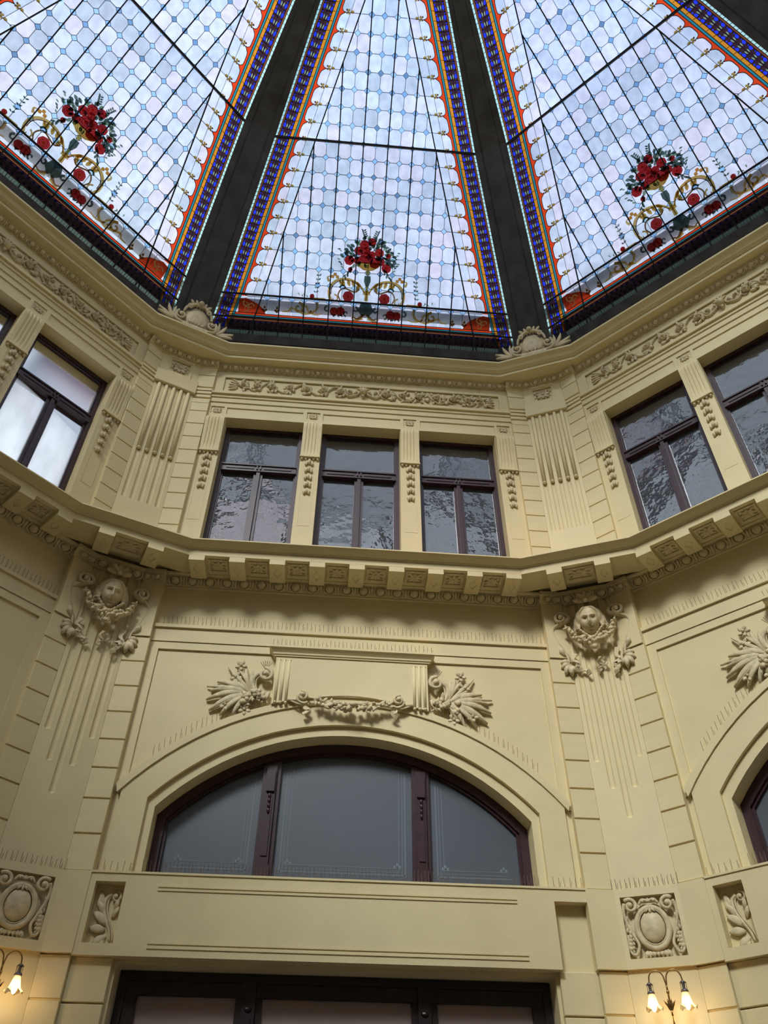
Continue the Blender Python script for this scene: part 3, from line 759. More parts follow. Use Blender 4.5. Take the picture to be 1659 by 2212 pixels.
# ---- painted bouquet, scrolls and corner blocks
rnd = random.Random(5)
def P_(u, j): return u*DB, j*DR
PAINT = []      # (name, MB, mats)
def curve(m, pts, w0, w1, mi=0, h0=.006, h1=.012, n=None):
    """ribbon through control points in (b, row) units, Catmull-Rom"""
    C = [Vector((*P_(*p), 0)) for p in pts]; out = []
    C = [C[0]*2-C[1]]+C+[C[-1]*2-C[-2]]
    for i in range(1, len(C)-2):
        for q in range(5):
            t = q/5; p0, p1, p2, p3 = C[i-1:i+3]
            out.append(.5*((2*p1)+(-p0+p2)*t+(2*p0-5*p1+4*p2-p3)*t*t+(-p0+3*p1-3*p2+p3)*t**3))
    out.append(C[-2]); N = len(out)
    for i in range(N-1):
        a, b = out[i], out[i+1]; d = (b-a); L = d.length
        if L < 1e-6: continue
        n_ = Vector((-d.y, d.x, 0))/L*1.6; wa = (w0+(w1-w0)*i/(N-1))/2; wb = (w0+(w1-w0)*(i+1)/(N-1))/2
        fan(m, [tuple((a+n_*wa).xy), tuple((b+n_*wb).xy), tuple((b-n_*wb).xy), tuple((a-n_*wa).xy)], h0, h1, mi)
    return out
def spiral(u, j, r0, a0, turns, sg):   # in metres about a (b,row) centre, returned in (b,row) units
    return [(u+r0*(1-.8*q/10)*CO_(a0+sg*2*PI*turns*q/10)/DB, j+r0*(1-.8*q/10)*S(a0+sg*2*PI*turns*q/10)/DR) for q in range(11)]
ROSES = ((-.2, 3.75, .062), (.1, 3.95, .055), (-.42, 3.35, .058), (.42, 3.3, .06), (-.12, 2.95, .078), (.25, 2.65, .07), (.5, 2.75, .052), (-.78, 2.72, .064), (.74, 2.38, .062), (.8, 3.15, .034), (-.1, 3.4, .05), (-.72, 2.15, .03), (.12, 3.15, .05), (-.45, 2.75, .05))
placed = []
leafs = MB()
def lf(u, j, a, L, W, mi=0, hh=.006): FLEAF(leafs, *P_(u, j), a, L, W, hh, hh+.005, mi, 4)
for q in range(700):
    r = rnd.random()**.6; a = rnd.random()*2*PI
    u, j = .03+.98*r*CO_(a)*(1-.25*S(a)), 3.1+(1.0 if S(a) > 0 else .75)*r*S(a)
    if j < 2.55 and abs(u) < .55: continue
    if any(math.hypot((u-a_)*DB, (j-b_)*DR) < c_*1.0+.008 for a_, b_, c_ in ROSES) or any(math.hypot((u-a_)*DB, (j-b_)*DR) < .027 for a_, b_ in placed): continue
    placed.append((u, j))
    if rnd.random() < .75 or j > 2.5: lf(u, j, a+rnd.uniform(-.7, .7), rnd.uniform(.07, .09), rnd.uniform(.044, .056), 0 if rnd.random() < .8 else 1, .006+.001*(q % 3))
for sg in (-1, 1):
    for q in range(8):
        lf(sg*(.62+.07*q*.6), 2.35-.11*q*.8, -PI/2-sg*rnd.uniform(-.9, .3), .07, .034, 0)
        lf(sg*(1.0+.05*(q % 4)), 2.2+.17*q, (0 if sg > 0 else PI)+rnd.uniform(-.8, .8), .055, .026, 0 if q % 3 else 1)
for sg, u, j in ((-1, -.18, 4.25), (1, .22, 4.2)):
    for q in range(4):
        lf(u+sg*.03*q, j+.12*q, PI/2+sg*.9, .05, .026); lf(u+sg*.03*q, j+.12*q, PI/2-sg*.9, .05, .026)
for sg in (-1, 1):
    for q in range(5):
        u, j = sg*(2.05-.02*q), .55+.26*q; lf(u, j, PI/2+.9*sg, .05, .026, 0); lf(u, j, PI/2-1.1*sg, .045, .024, 1 if q % 2 else 0)
    for q in range(4): lf(sg*(2.35+.12*q), .2+.1*(q % 2), PI/2+rnd.uniform(-1, 1), .05, .022, 1)
    for q in range(3): disc(leafs, *P_(sg*(1.22+.1*q), 1.62+.15*(q % 2)), .026, .006, .011, 2, 8, .2)
PAINT.append(('painted_foliage', leafs, [G_LEAF, G_GARL, G_AMBER]))
def rose(u, j, r, mats=(G_ROSE, G_RED)):
    m = MB(); r *= 1.22
    disc(m, 0, 0, r, .0065, .010, 0, 14, .07); disc(m, 0, 0, r*.30, .010, .012, 1, 8)
    for q in range(5):
        a = q*1.26; P = [(r*(.42+.10*(q % 2))*CO_(a+t*.3)+r*.12*CO_(a), r*(.42+.10*(q % 2))*S(a+t*.3)+r*.12*S(a)) for t in range(-2, 3)]
        for i in range(4): strip(m, *P[i], *P[i+1], r*.10, .010, .0125, 0)
    DP.append(('painted_rose', m.mesh('painted_rose', list(mats)), 0, *P_(u, j)))
for u, j, r in ROSES: rose(u, j, r)
for sg in (-1, 1): rose(sg*.74, .45, .070, (G_ROSE, G_AMBER)); rose(sg*1.02, -.52, .058); rose(sg*1.28, -.55, .054); rose(sg*2.2, .3, .03)
m = MB()
fan(m, [P_(-.52, 2.62), P_(-.42, 2.38), P_(-.2, 2.18), P_(0, 2.12), P_(.2, 2.18), P_(.42, 2.38), P_(.52, 2.62)], .007, .012, 0)
for q in range(-4, 5): strip(m, *P_(q*.10, 2.58), *P_(q*.045, 2.16), .006, .012, .014, 1)
strip(m, *P_(-.56, 2.62), *P_(.56, 2.62), .018, .012, .016, 1)
fan(m, [P_(-.10, 2.12), P_(.10, 2.12), P_(.05, 1.86), P_(-.05, 1.86)], .007, .012, 0)
fan(m, [P_(-.12, 1.82), P_(.12, 1.82), P_(.14, 1.5), P_(.06, 1.15), P_(-.06, 1.15), P_(-.14, 1.5)], .007, .012, 2)
fan(m, [P_(-.05, 1.15), P_(.05, 1.15), P_(.08, .25), P_(-.08, .25)], .007, .012, 0); strip(m, *P_(0, 1.1), *P_(0, .3), .01, .012, .014, 1)
for z_ in (.82, .74, .66): strip(m, *P_(-.15, z_), *P_(.15, z_), .018, .012, .016, 0)
fan(m, [P_(-.2, .1), P_(.2, .1), P_(.32, -.4), P_(.12, -.75), P_(0, -.6), P_(-.12, -.75), P_(-.32, -.4)], .007, .012, 2)
PAINT.append(('painted_urn', m, [G_GOLD, G_GOLDD, G_LEAF]))
for sg in (-1, 1):
    m = MB()
    curve(m, [(sg*.08, .75), (sg*.25, 1.15), (sg*.55, 1.45), (sg*.95, 1.55), (sg*1.3, 1.35), (sg*1.5, .95), (sg*1.52, .5), (sg*1.42, .1)], .012, .030, 0)
    curve(m, [(sg*.10, .72), (sg*.27, 1.10), (sg*.57, 1.37), (sg*.95, 1.46), (sg*1.26, 1.26), (sg*1.43, .9), (sg*1.45, .5)], .006, .010, 1, .012, .014)
    for u, j, a in ((.45, 1.42, -2.2), (.62, 1.48, -2.0), (.8, 1.52, -1.9), (1.0, 1.5, -1.8), (1.15, 1.42, -2.3), (.32, 1.25, -1.2)):
        aa = a if sg > 0 else PI-a; FLEAF(m, *P_(sg*u, j), aa, .12, .058, .007, .012, 0); FLEAF(m, *P_(sg*u, j), aa, .08, .012, .012, .014, 1)
    PAINT.append(('acanthus_scroll', m, [G_GOLD, G_GOLDD, G_LEAF])); m = MB()
    curve(m, [(sg*.3, .95), (sg*.5, .75), (sg*.95, .95), (sg*1.15, .55), (sg*1.05, .15)], .016, .012, 1)
    curve(m, spiral(sg*1.3, .25, .07, PI/2, .8, sg), .016, .008, 0)
    PAINT.append(('rose_stem', m, [G_GOLD, G_GOLDD, G_LEAF])); m = MB()
    curve(m, [(sg*1.55, 1.3), (sg*1.62, 1.55), (sg*1.5, 1.65)], .026, .006, 0)
    strip(m, *P_(sg*1.65, .2), *P_(sg*2.3, .2), .014, .007, .012, 0); strip(m, *P_(sg*1.7, .14), *P_(sg*2.4, .14), .010, .007, .012, 1)
    curve(m, spiral(sg*.95, .95, .06, 0 if sg > 0 else PI, .7, sg), .02, .01, 2)
    PAINT.append(('gold_line', m, [G_GOLD, G_GOLDD, G_LEAF])); m = MB()
    # lower band scrolls
    curve(m, spiral(sg*2.72, -.48, .085, PI/2, 1.1, sg), .026, .014, 0)
    curve(m, [(sg*2.72, -.16), (sg*2.4, -.4), (sg*2.3, -.7), (sg*2.0, -.85), (sg*1.75, -.75)], .026, .010, 0)
    curve(m, [(sg*2.0, -.05), (sg*1.95, -.4), (sg*2.15, -.72), (sg*2.5, -.88)], .028, .02, 0)
    curve(m, [(sg*2.5, -.85), (sg*3.0, -.55), (sg*3.1, -.75), (sg*3.35, -.8)], .022, .012, 0)
    for q in range(5): FLEAF(m, *P_(sg*(2.1+.16*q), -.78), PI/2+rnd.uniform(-1, 1), .06, .026, .007, .012, q % 2)
    PAINT.append(('gold_band_scroll', m, [G_GOLD, G_GOLDD, G_LEAF])); m = MB()
    curve(m, spiral(sg*1.55, -.45, .055, PI/2, .8, -sg), .022, .010, 2); PAINT.append(('dark_curl', m, [G_GOLD, G_GOLDD, G_LEAF])); m = MB(); curve(m, spiral(sg*.78, -.62, .05, -PI/2, .8, sg), .018, .010, 2)
    PAINT.append(('dark_curl', m, [G_GOLD, G_GOLDD, G_LEAF])); m = MB()
    curve(m, spiral(sg*.42, -.35, .05, PI/2, .8, sg), .022, .012, 2); PAINT.append(('dark_curl', m, [G_GOLD, G_GOLDD, G_LEAF])); m = MB(); curve(m, [(sg*.05, -.6), (sg*.3, -.9), (sg*.5, -.8)], .03, .012, 1); curve(m, [(sg*.1, -.85), (sg*.45, -1.0), (sg*.55, -.8)], .026, .012, 0)
    PAINT.append(('dark_curl', m, [G_GOLD, G_GOLDD, G_LEAF])); m = MB()
    for q in range(7): FLEAF(m, *P_(sg*(1.0+.06*q), -.72), -PI/2+rnd.uniform(-1.2, 1.2), .05, .026, .005, .008, 2)
    # trefoils on the red scallop line
    PAINT.append(('rose_leaves', m, [G_GOLD, G_GOLDD, G_LEAF]))
    for u in (4.08, 3.58):
        m = MB()
        for dx, dz, r in ((0, .06, .02), (-.022, .02, .022), (.022, .02, .022), (0, .0, .02)): disc(m, sg*u*DB+dx, -.86*DR+dz, r, .007, .012, 1, 8)
        FLEAF(m, sg*u*DB, -.78*DR+.03, PI/2, .05, .022, .008, .013, 0)
        PAINT.append(('gold_trefoil', m, [G_GOLD, G_GOLDD, G_LEAF]))
    m = MB(); xa, xb = hx(-.7, .86), hx(-.7, 1.72)
    poly = [(sg*xa, -1.04*DR), (sg*(xa-.012), -.2*DR), (sg*(xa-.12), -.12*DR), (sg*(xb+.02), -.45*DR), (sg*(xb-.06), -.75*DR), (sg*(xb-.10), -1.04*DR)]
    fan(m, poly, .0055, .0095, 0)
    PAINT.append(('red_corner_block', m, [G_RED, G_GOLD]))
    m = MB()
    cu_ = (xa+xb)/2/DB
    for a0 in (0, 2.1, 4.2): curve(m, spiral(sg*(cu_+.05)+.12*CO_(a0), -.62+.18*S(a0), .055, a0, 1.0, 1), .010, .006, 0, .010, .014)
    PAINT.append(('gold_corner_scroll', m, [GOLDP]))
    for u0, u1 in ((3.58, 4.08), (3.08, 3.58)):
        pass
PM = [(n_, m.mesh(n_, mt)) for n_, m, mt in PAINT]
LEADM = {s_: LDM[s_].mesh('lead_came', LEAD) for s_ in (0, 1)}
GARM = {s_: GAR[s_].mesh('leaf_garland', BASEG) for s_ in (0, 1)}
# glazing bars
BARS = []
for i in range(-8, 8):
    x = (i+.5)*DB
    for seg in (0, 1):
        jj = 10 if seg == 0 else JT; j0 = -2.4 if seg == 0 else 10
        while jj > j0 and abs(x) > DI(jj): jj -= .05
        if jj <= j0+.1: continue
        if abs(x) > EW(j0)-.4: continue
        m = MB(); m.box(x-.009, x+.009, .008, .030, segz(j0, seg), segz(jj, seg)); BARS.append(('glazing_bar', m.mesh('glazing_bar', BARM), seg))
for s_ in (-1, 1):
    for seg, (a, b) in ((0, (-2.4, 10)), (1, (10, JT))):
        m = MB(); q = [(s_*DI(j), segz(j, seg)) for j in (a, max(a, 0), b)]
        for i in range(2): strip(m, *q[i], *q[i+1], .018, .009, .032)
        BARS.append(('glazing_bar', m.mesh('glazing_bar', BARM), seg))
for j, seg, t in ((.1, 0, .026), (-1.35, 0, .024), (9.98, 0, .034), (JT-.1, 1, .04)):
    m = MB(); strip(m, -EW(j), segz(j, seg), EW(j), segz(j, seg), t, .010, .040); BARS.append(('cross_bar', m.mesh('cross_bar', BARM), seg))
# dark sheet under the lowest strip
m = MB(); fan(m, [(-EW(-2.4), -2.39*DR), (EW(-2.4), -2.39*DR), (EW(-2.9), -2.9*DR), (-EW(-2.9), -2.9*DR)], -.01, .045); SILLM = m.mesh('base_sheet', STEEL)
FULL = {}
for seg, (a, b) in ((0, (-2.5, 10)), (1, (10, JT))):
    m = MB(); fan(m, [(-EW(a), segz(a, seg)), (EW(a), segz(a, seg)), (EW(b), segz(b, seg)), (-EW(b), segz(b, seg))], 0, .01); FULL[seg] = m.mesh('glass_field', G_WHITE)
DNM = {0: 'middle', 1: 'right', -1: 'left'}
for k in SIDE:
    fr = (k, DA)
    if k in VIS:
        root = thing('stained_glass_panel', 'stained-glass dome face above the %s wall, octagon panes, painted bouquet at its foot' % BAY[k], 'stained glass', fr, (0, 0, DZ), 'faces of the glass dome')
        for nm, me, seg, x, z in DP:
            (lx, ly, lz), rr = SEG[seg]; th = rr[0]
            obj(nm, me, root, (lx+x, ly-S(th)*z, lz+CO_(th)*z), rr)
        for nm, me in PM: obj(nm, me, root, *SEG[0], kind='stuff' if nm == 'painted_foliage' else None)
        for nm, me, seg in BARS: obj(nm, me, root, *SEG[seg])
        for seg in (0, 1):
            obj('lead_came', LEADM[seg], root, *SEG[seg], kind='stuff'); obj('leaf_garland', GARM[seg], root, *SEG[seg], kind='stuff')
        obj('base_sheet', SILLM, root, *SEG[0])
    else:
        root = thing('plain_glass_panel', 'glass dome face behind the viewpoint, above the %s wall' % SIDE[k].replace('_', ' '), 'stained glass', fr, (0, 0, DZ), 'faces of the glass dome')
        for seg in (0, 1): obj('glass_field', FULL[seg], root, *SEG[seg])
        for nm, me, seg in BARS: obj(nm, me, root, *SEG[seg])
        obj('base_sheet', SILLM, root, *SEG[0])
# ribs
js = [-2.95, 0, 5, 10, 14, JT+.5]
rib = MB(); rows = []
for j in js:
    a = DA-(min(j, 10)*DR*CO_(PH1)+max(j-10, 0)*DR*CO_(PH2)); z = DZ+min(j, 10)*DR*S(PH1)+max(j-10, 0)*DR*S(PH2)
    e_ = EW(j); ap = a*CO_(A8)+e_*S(A8); hw = a*S(A8)-e_*CO_(A8)
    pr = [(-hw, -.10), (-hw, .05), (-hw*.62, .055), (-hw*.60, .045), (-hw*.56, .045), (-hw*.54, .065), (hw*.54, .065), (hw*.56, .045), (hw*.60, .045), (hw*.62, .055), (hw, .05), (hw, -.10)]
    rows.append([(x, -(ap-6.0)+h, z-h*.35-11) for x, h in pr])
rib.band(rows)
RIBM = rib.mesh('dome_rib', STEEL)
for i in range(8):
    k = i+.5 if i < 4 else i-7.5
    nm = {.5: 'dark sheet-metal dome rib right of the middle glass face', -.5: 'dark sheet-metal dome rib left of the middle glass face', 1.5: 'dark dome rib in the top right corner', -1.5: 'dark dome rib beyond the left glass face, out of the picture', 2.5: 'dark dome rib behind the viewpoint, right side', -2.5: 'dark dome rib behind the viewpoint, left side', 3.5: 'dark dome rib straight behind the viewpoint, right one', -3.5: 'dark dome rib straight behind the viewpoint, left one'}[k]
    thing('dome_rib', nm, 'roof rib', (k, 6.0), (0, 0, 11), 'ribs of the glass dome', RIBM)
U3 = lambda d: (R0-d)*.4142-.01
ring('trim_3', [(-.30, 10.79), (-.50, 11.3), (-.93, 12.40), (-.90, 12.46), (-.84, 12.44)], U3, STEEL, label='dark metal kerb under the glass dome')
# crown: glass disc closing the dome
aj = DA-(S1*CO_(PH1)+10*DR*CO_(PH2)); zj = DZ+S1*S(PH1)+10*DR*S(PH2)
m = MB(); n = 16; m.v = [(aj*1.12*CO_(2*PI*i/n), aj*1.12*S(2*PI*i/n), zj+(.02 if q else 0)) for q in (0, 1) for i in range(n)]
m.f = [tuple(range(n))[::-1], tuple(range(n, 2*n))]+[(i, (i+1) % n, (i+1) % n+n, i+n) for i in range(n)]; m.m = [0]*len(m.f)
o = bpy.data.objects.new('crown_light', m.mesh('crown_light', G_WHITE)); col.objects.link(o); o['kind'] = 'structure'; o['label'] = 'glass disc closing the crown of the dome'
# outer roof parts that shade the glass from behind
for k in SIDE:
    for nm, j0, j1, hh in (('roof_gutter', -3.2, -1.42, -.16), ('roof_walkway', -.66, -.02, -.13)):
        m = MB(); m.box(-EW(j0)-.2, EW(j0)+.2, hh-.04, hh, segz(j0, 0), segz(j1, 0))
        st = struct('trim_%d' % (10+(k+4)*2+(nm == 'roof_gutter')), (k, DA), 'tin '+nm.replace('_', ' ')+' outside the dome glass', m.mesh(nm, DIRT), (0, 0, DZ)); st.rotation_euler = (Matrix.Rotation(-k*PI/4, 4, 'Z') @ Matrix.Rotation(PI/2-PH1, 4, 'X')).to_euler()
# ================================================================ ORNAMENTS
def vol(m, x, z, r, a0, turns, sg, h=.0, rr=.012, n=26, fall=.85, hh=.012, flat=.8):
    """volute ribbon winding inwards; returns its outer start"""
    P = []; R = []
    for q in range(n+1):
        t = q/n; rad = r*(1-fall*t); a = a0+sg*2*PI*turns*t
        P.append((x+rad*CO_(a), h+hh*t, z+rad*S(a))); R.append(rr*(1-.45*t))
    m.tube(P, R, 6); m.ell(x, h+hh, z, rr*1.1, rr*1.1, rr*1.1, 8, 6); return P[0]
def cpath(C, k=5):
    C = [Vector(c) for c in C]; C = [C[0]*2-C[1]]+C+[C[-1]*2-C[-2]]; out = []
    for i in range(1, len(C)-2):
        p0, p1, p2, p3 = C[i-1:i+3]
        for q in range(k):
            t = q/k; out.append(.5*((2*p1)+(-p0+p2)*t+(2*p0-5*p1+4*p2-p3)*t*t+(-p0+3*p1-3*p2+p3)*t**3))
    return out+[C[-2]]
def lerp(a, b, n): return [a+(b-a)*i/(n-1) for i in range(n)]
def sm(name, m, par, mt=None, smooth=True, **kw): return obj(name, m.mesh(name, mt or RELI, smooth), par, **kw)
rn = random.Random(11)

# ---- female mask with hair, star flower, volutes, fruit swag, ribbons (frame: pier face, z absolute)
def face_mesh():
    V = []; F = []; NX, NZ = 44, 52; ax, az, dp = .108, .160, .125
    g = lambda x, z, cx, cz_, sx, sz: math.exp(-((x-cx)/sx)**2-((z-cz_)/sz)**2)
    tl = math.radians(25)
    for i in range(NZ+1):
        ph = -PI/2+PI*i/NZ
        for k in range(NX+1):
            th = -PI/2*1.05+PI*1.05*k/NX
            X, Z = S(th)*CO_(ph), S(ph); wx = 1-.20*max(0, -Z)**1.6
            h = dp*max(-.05, CO_(th))*CO_(ph)**.85 if CO_(ph) > 1e-6 else 0
            x = X*wx
            d = 0
            d += .020*g(x, Z, 0, -.12, .10, .13)+.019*g(x, Z, 0, .10, .075, .24)+.008*(g(x, Z, .10, -.18, .06, .05)+g(x, Z, -.10, -.18, .06, .05))
            d += .010*(g(x, Z, .36, .30, .24, .07)+g(x, Z, -.36, .30, .24, .07))-.020*(g(x, Z, .37, .12, .20, .12)+g(x, Z, -.37, .12, .20, .12))
            d += .014*(g(x, Z, .37, .10, .13, .055)+g(x, Z, -.37, .10, .13, .055))-.006*(g(x, Z, .37, .17, .16, .022)+g(x, Z, -.37, .17, .16, .022))-.005*(g(x, Z, .37, .075, .15, .018)+g(x, Z, -.37, .075, .15, .018))
            d += .011*g(x, Z, 0, -.42, .20, .035)+.012*g(x, Z, 0, -.53, .16, .040)-.011*g(x, Z, 0, -.475, .24, .016)-.009*g(x, Z, 0, -.635, .18, .05)
            d += .014*g(x, Z, 0, -.82, .20, .12)+.006*(g(x, Z, .45, -.25, .25, .25)+g(x, Z, -.45, -.25, .25, .25))-.004*g(x, Z, 0, -.34, .04, .06)
            y_, z_ = h+1.55*d*max(0, CO_(th))**.3, az*Z
            V.append((ax*x, -(.045+(y_*1.0*CO_(tl)+z_*S(tl))/1.45), z_*CO_(tl)-y_*1.0*S(tl)+.03))
    for i in range(NZ):
        for k in range(NX):
            a = i*(NX+1)+k; F.append((a, a+1, a+NX+2, a+NX+1))
    m = MB(); m.add(V, F); return m
FACE = face_mesh().mesh('face', RELI, True)
def star(m, x, z, L, W, n, h=.05, a0=PI/2, lift=.012, tip=.0):
    for i in range(n): a = a0+2*PI*i/n; m.leaf(x+CO_(a)*.012, z+S(a)*.012, a, L, W, 0, h, lift, .005, 5, tip)
def ribbon(m, C, w, h0=.03, n=4):
    P = cpath(C); V1 = []; V2 = []; N = len(P)
    for i, p in enumerate(P):
        d = (P[min(i+1, N-1)]-P[max(i-1, 0)]); d.y = 0
        if d.length < 1e-6: d = Vector((0, 0, -1))
        d.normalize(); nx, nz = -d.z, d.x; tw = .5+.5*abs(CO_(i/N*PI*2.2)); ww = w*tw
        V1.append((p.x+nx*ww/2, p.y*.7+.006*S(i*.5), p.z+nz*ww/2)); V2.append((p.x-nx*ww/2, p.y*.7-.010*S(i*.5)-.006, p.z-nz*ww/2))
    m.band([V1, V2]); m.band([[(a, b-.010, c) for a, b, c in V2], [(a, b-.010, c) for a, b, c in V1]]); m.band([V2, [(a, b-.010, c) for a, b, c in V2]]); m.band([[(a, b-.010, c) for a, b, c in V1], V1])
def build_mask():
    parts = []
    parts.append(('face', FACE, (0, 0, 6.425)))
    m = MB()
    for sg in (-1, 1):
        for q in range(6):   # wavy hair strands from the parting down beside the face
            C = []; off = .004+.013*q
            for t in range(13):
                a = PI/2-sg*(.08+t*.245); rx, rz = .112+off*.85, .150+off*.62
                wv = .007*S(t*1.9+q*1.3)
                C.append((.0+(rx+wv)*CO_(a), .050+.012*S(q*.9)-.004*q-.01*(t/12), 6.435+(rz+wv)*S(a)))
            P = cpath(C, 3); R = [.0135*(.75+.25*S(i*.8+q)) for i in range(len(P))]; R[0] *= .6; R[-1] *= .5; m.tube(P, R, 6)
        for q in range(5):   # ringlets meeting under the chin
            x = sg*(.125-.022*q); z = 6.345-.026*q; m.tube(cpath([(x+sg*.022, .05, z+.02), (x, .082, z+.008), (x-sg*.016, .068, z-.018)], 3), .0125, 6)
    for sg in (-1, 1):
        for q in range(6):
            e_ = .011*q; w_ = .004*(q % 2)
            P = cpath([(sg*.004, .115-.008*q, 6.545+e_), (sg*(.040+w_), .122-.008*q, 6.548+e_*.9), (sg*(.078+e_*.5), .104-.008*q, 6.520+e_*.7-w_), (sg*(.100+e_*.7), .082-.006*q, 6.470+e_*.4), (sg*(.104+e_*.9+w_), .062-.004*q, 6.415), (sg*(.112+e_*.8), .055-.004*q, 6.370), (sg*(.098+e_*.9), .05, 6.330)], 4)
            m.tube(P, [.0125*(.85+.2*S(i*1.1+q)) for i in range(len(P))], 6)
    parts.append(('hair', m.mesh('hair', RELI, True), (0, 0, 0)))
    m = MB(); [m.leaf(CO_(a)*.012, 6.665+S(a)*.012, a, .118, .056, 0, .085, .02, .005, 5, .012) for a in (PI/2, PI/2+.68, PI/2-.68, PI/2+1.38, PI/2-1.38)]; m.ell(0, .118, 6.655, .028, .02, .028, 10, 7)
    parts.append(('star_flower', m.mesh('star_flower', RELI, True), (0, 0, 0)))
    for sg in (-1, 1):
        m = MB(); s0 = vol(m, sg*.283, 6.535, .078, PI/2+sg*PI*.55, 1.45, -sg, .045, .023, 30, .86, .03)
        C = [(s0[0], .045, s0[2]), (sg*.375, .035, 6.44), (sg*.365, .025, 6.32), (sg*.325, .02, 6.20), (sg*.285, .02, 6.10), (sg*.27, .02, 6.02)]
        P = cpath(C); m.tube(P, lerp(.024, .013, len(P)), 6); P2 = [(p.x-sg*.022, p.y*.7, p.z) for p in P[2:]]; m.tube(P2, lerp(.010, .006, len(P2)), 5)
        parts.append(('side_volute', m.mesh('side_volute', RELI, True), (0, 0, 0)))
        m = MB()
        for a, L, W in ((-.35, .12, .055), (-.85, .14, .06), (-1.35, .13, .06), (.15, .10, .05), (-1.8, .09, .04)):
            aa = a if sg > 0 else PI-a; m.leaf(sg*.262, 6.03+.02*a, aa, L, W, -sg*.3, .01, .03, .006, 6, .01)
        m.leaf(sg*.30, 6.10, (.9 if sg > 0 else PI-.9), .12, .06, sg*.5, .015, .03, .006, 6, .01, lobes=4)
        parts.append(('leaf_spray', m.mesh('leaf_spray', RELI, True), (0, 0, 0)))
    m = MB()
    rr = random.Random(3)
    for q in range(54):
        t = -1+2*(q+.5)/54; x = .235*S(t*1.35)/S(1.35); z = 6.40-.27*CO_(t*1.35)+.0+.27*CO_(1.35); r = .030*(1-.35*abs(t))
        for e_ in range(2):
            m.ell(x+rr.uniform(-.026, .026), .055+rr.uniform(0, .045)*(1-abs(t)*.5), z+rr.uniform(-.030, .030), r*rr.uniform(.6, 1.05), r*.8, r*rr.uniform(.6, 1.15), 8, 6, 0, rr.uniform(0, 3))
    m.ell(0, .115, 6.085, .045, .02, .028, 10, 6)
    for i in range(8): m.ell(.035*CO_(i*PI/4), .13, 6.085+.018*S(i*PI/4), .008, .008, .008, 6, 4)
    for sg in (-1, 1): m.leaf(sg*.235, 6.37, PI/2-sg*.2, .10, .03, 0, .04, .015, .005, 5)
    parts.append(('fruit_swag', m.mesh('fruit_swag', RELI, True), (0, 0, 0)))
    m = MB()
    ribbon(m, [(-.20, .04, 6.12), (-.235, .05, 6.05), (-.185, .06, 6.0), (-.215, .045, 5.95), (-.15, .05, 5.915), (-.115, .06, 5.90), (-.10, .05, 5.86)], .045)
    ribbon(m, [(.21, .04, 6.12), (.19, .05, 6.03), (.225, .06, 5.97), (.16, .055, 5.94), (.19, .05, 5.90), (.155, .06, 5.86), (.165, .05, 5.83)], .050)
    ribbon(m, [(.03, .05, 6.04), (0, .06, 5.98), (.035, .05, 5.945), (-.005, .05, 5.91), (.02, .05, 5.88)], .030); ribbon(m, [(.06, .05, 6.02), (.085, .05, 5.97), (.06, .05, 5.93)], .028)
    parts.append(('ribbon', m.mesh('ribbon', RELI, True), (0, 0, 0)))
    return parts
MASK = build_mask()
for k, nm in PIER.items():
    r = thing('sculpted_mask', 'plaster female head with star flower and fruit swag on the '+nm+' corner pier', 'wall sculpture', (k, RP), (0, 0, 0), 'masks on the piers')
    for n_, me, l in MASK: obj(n_, me, r, l, scale=(1, 1.45, 1))

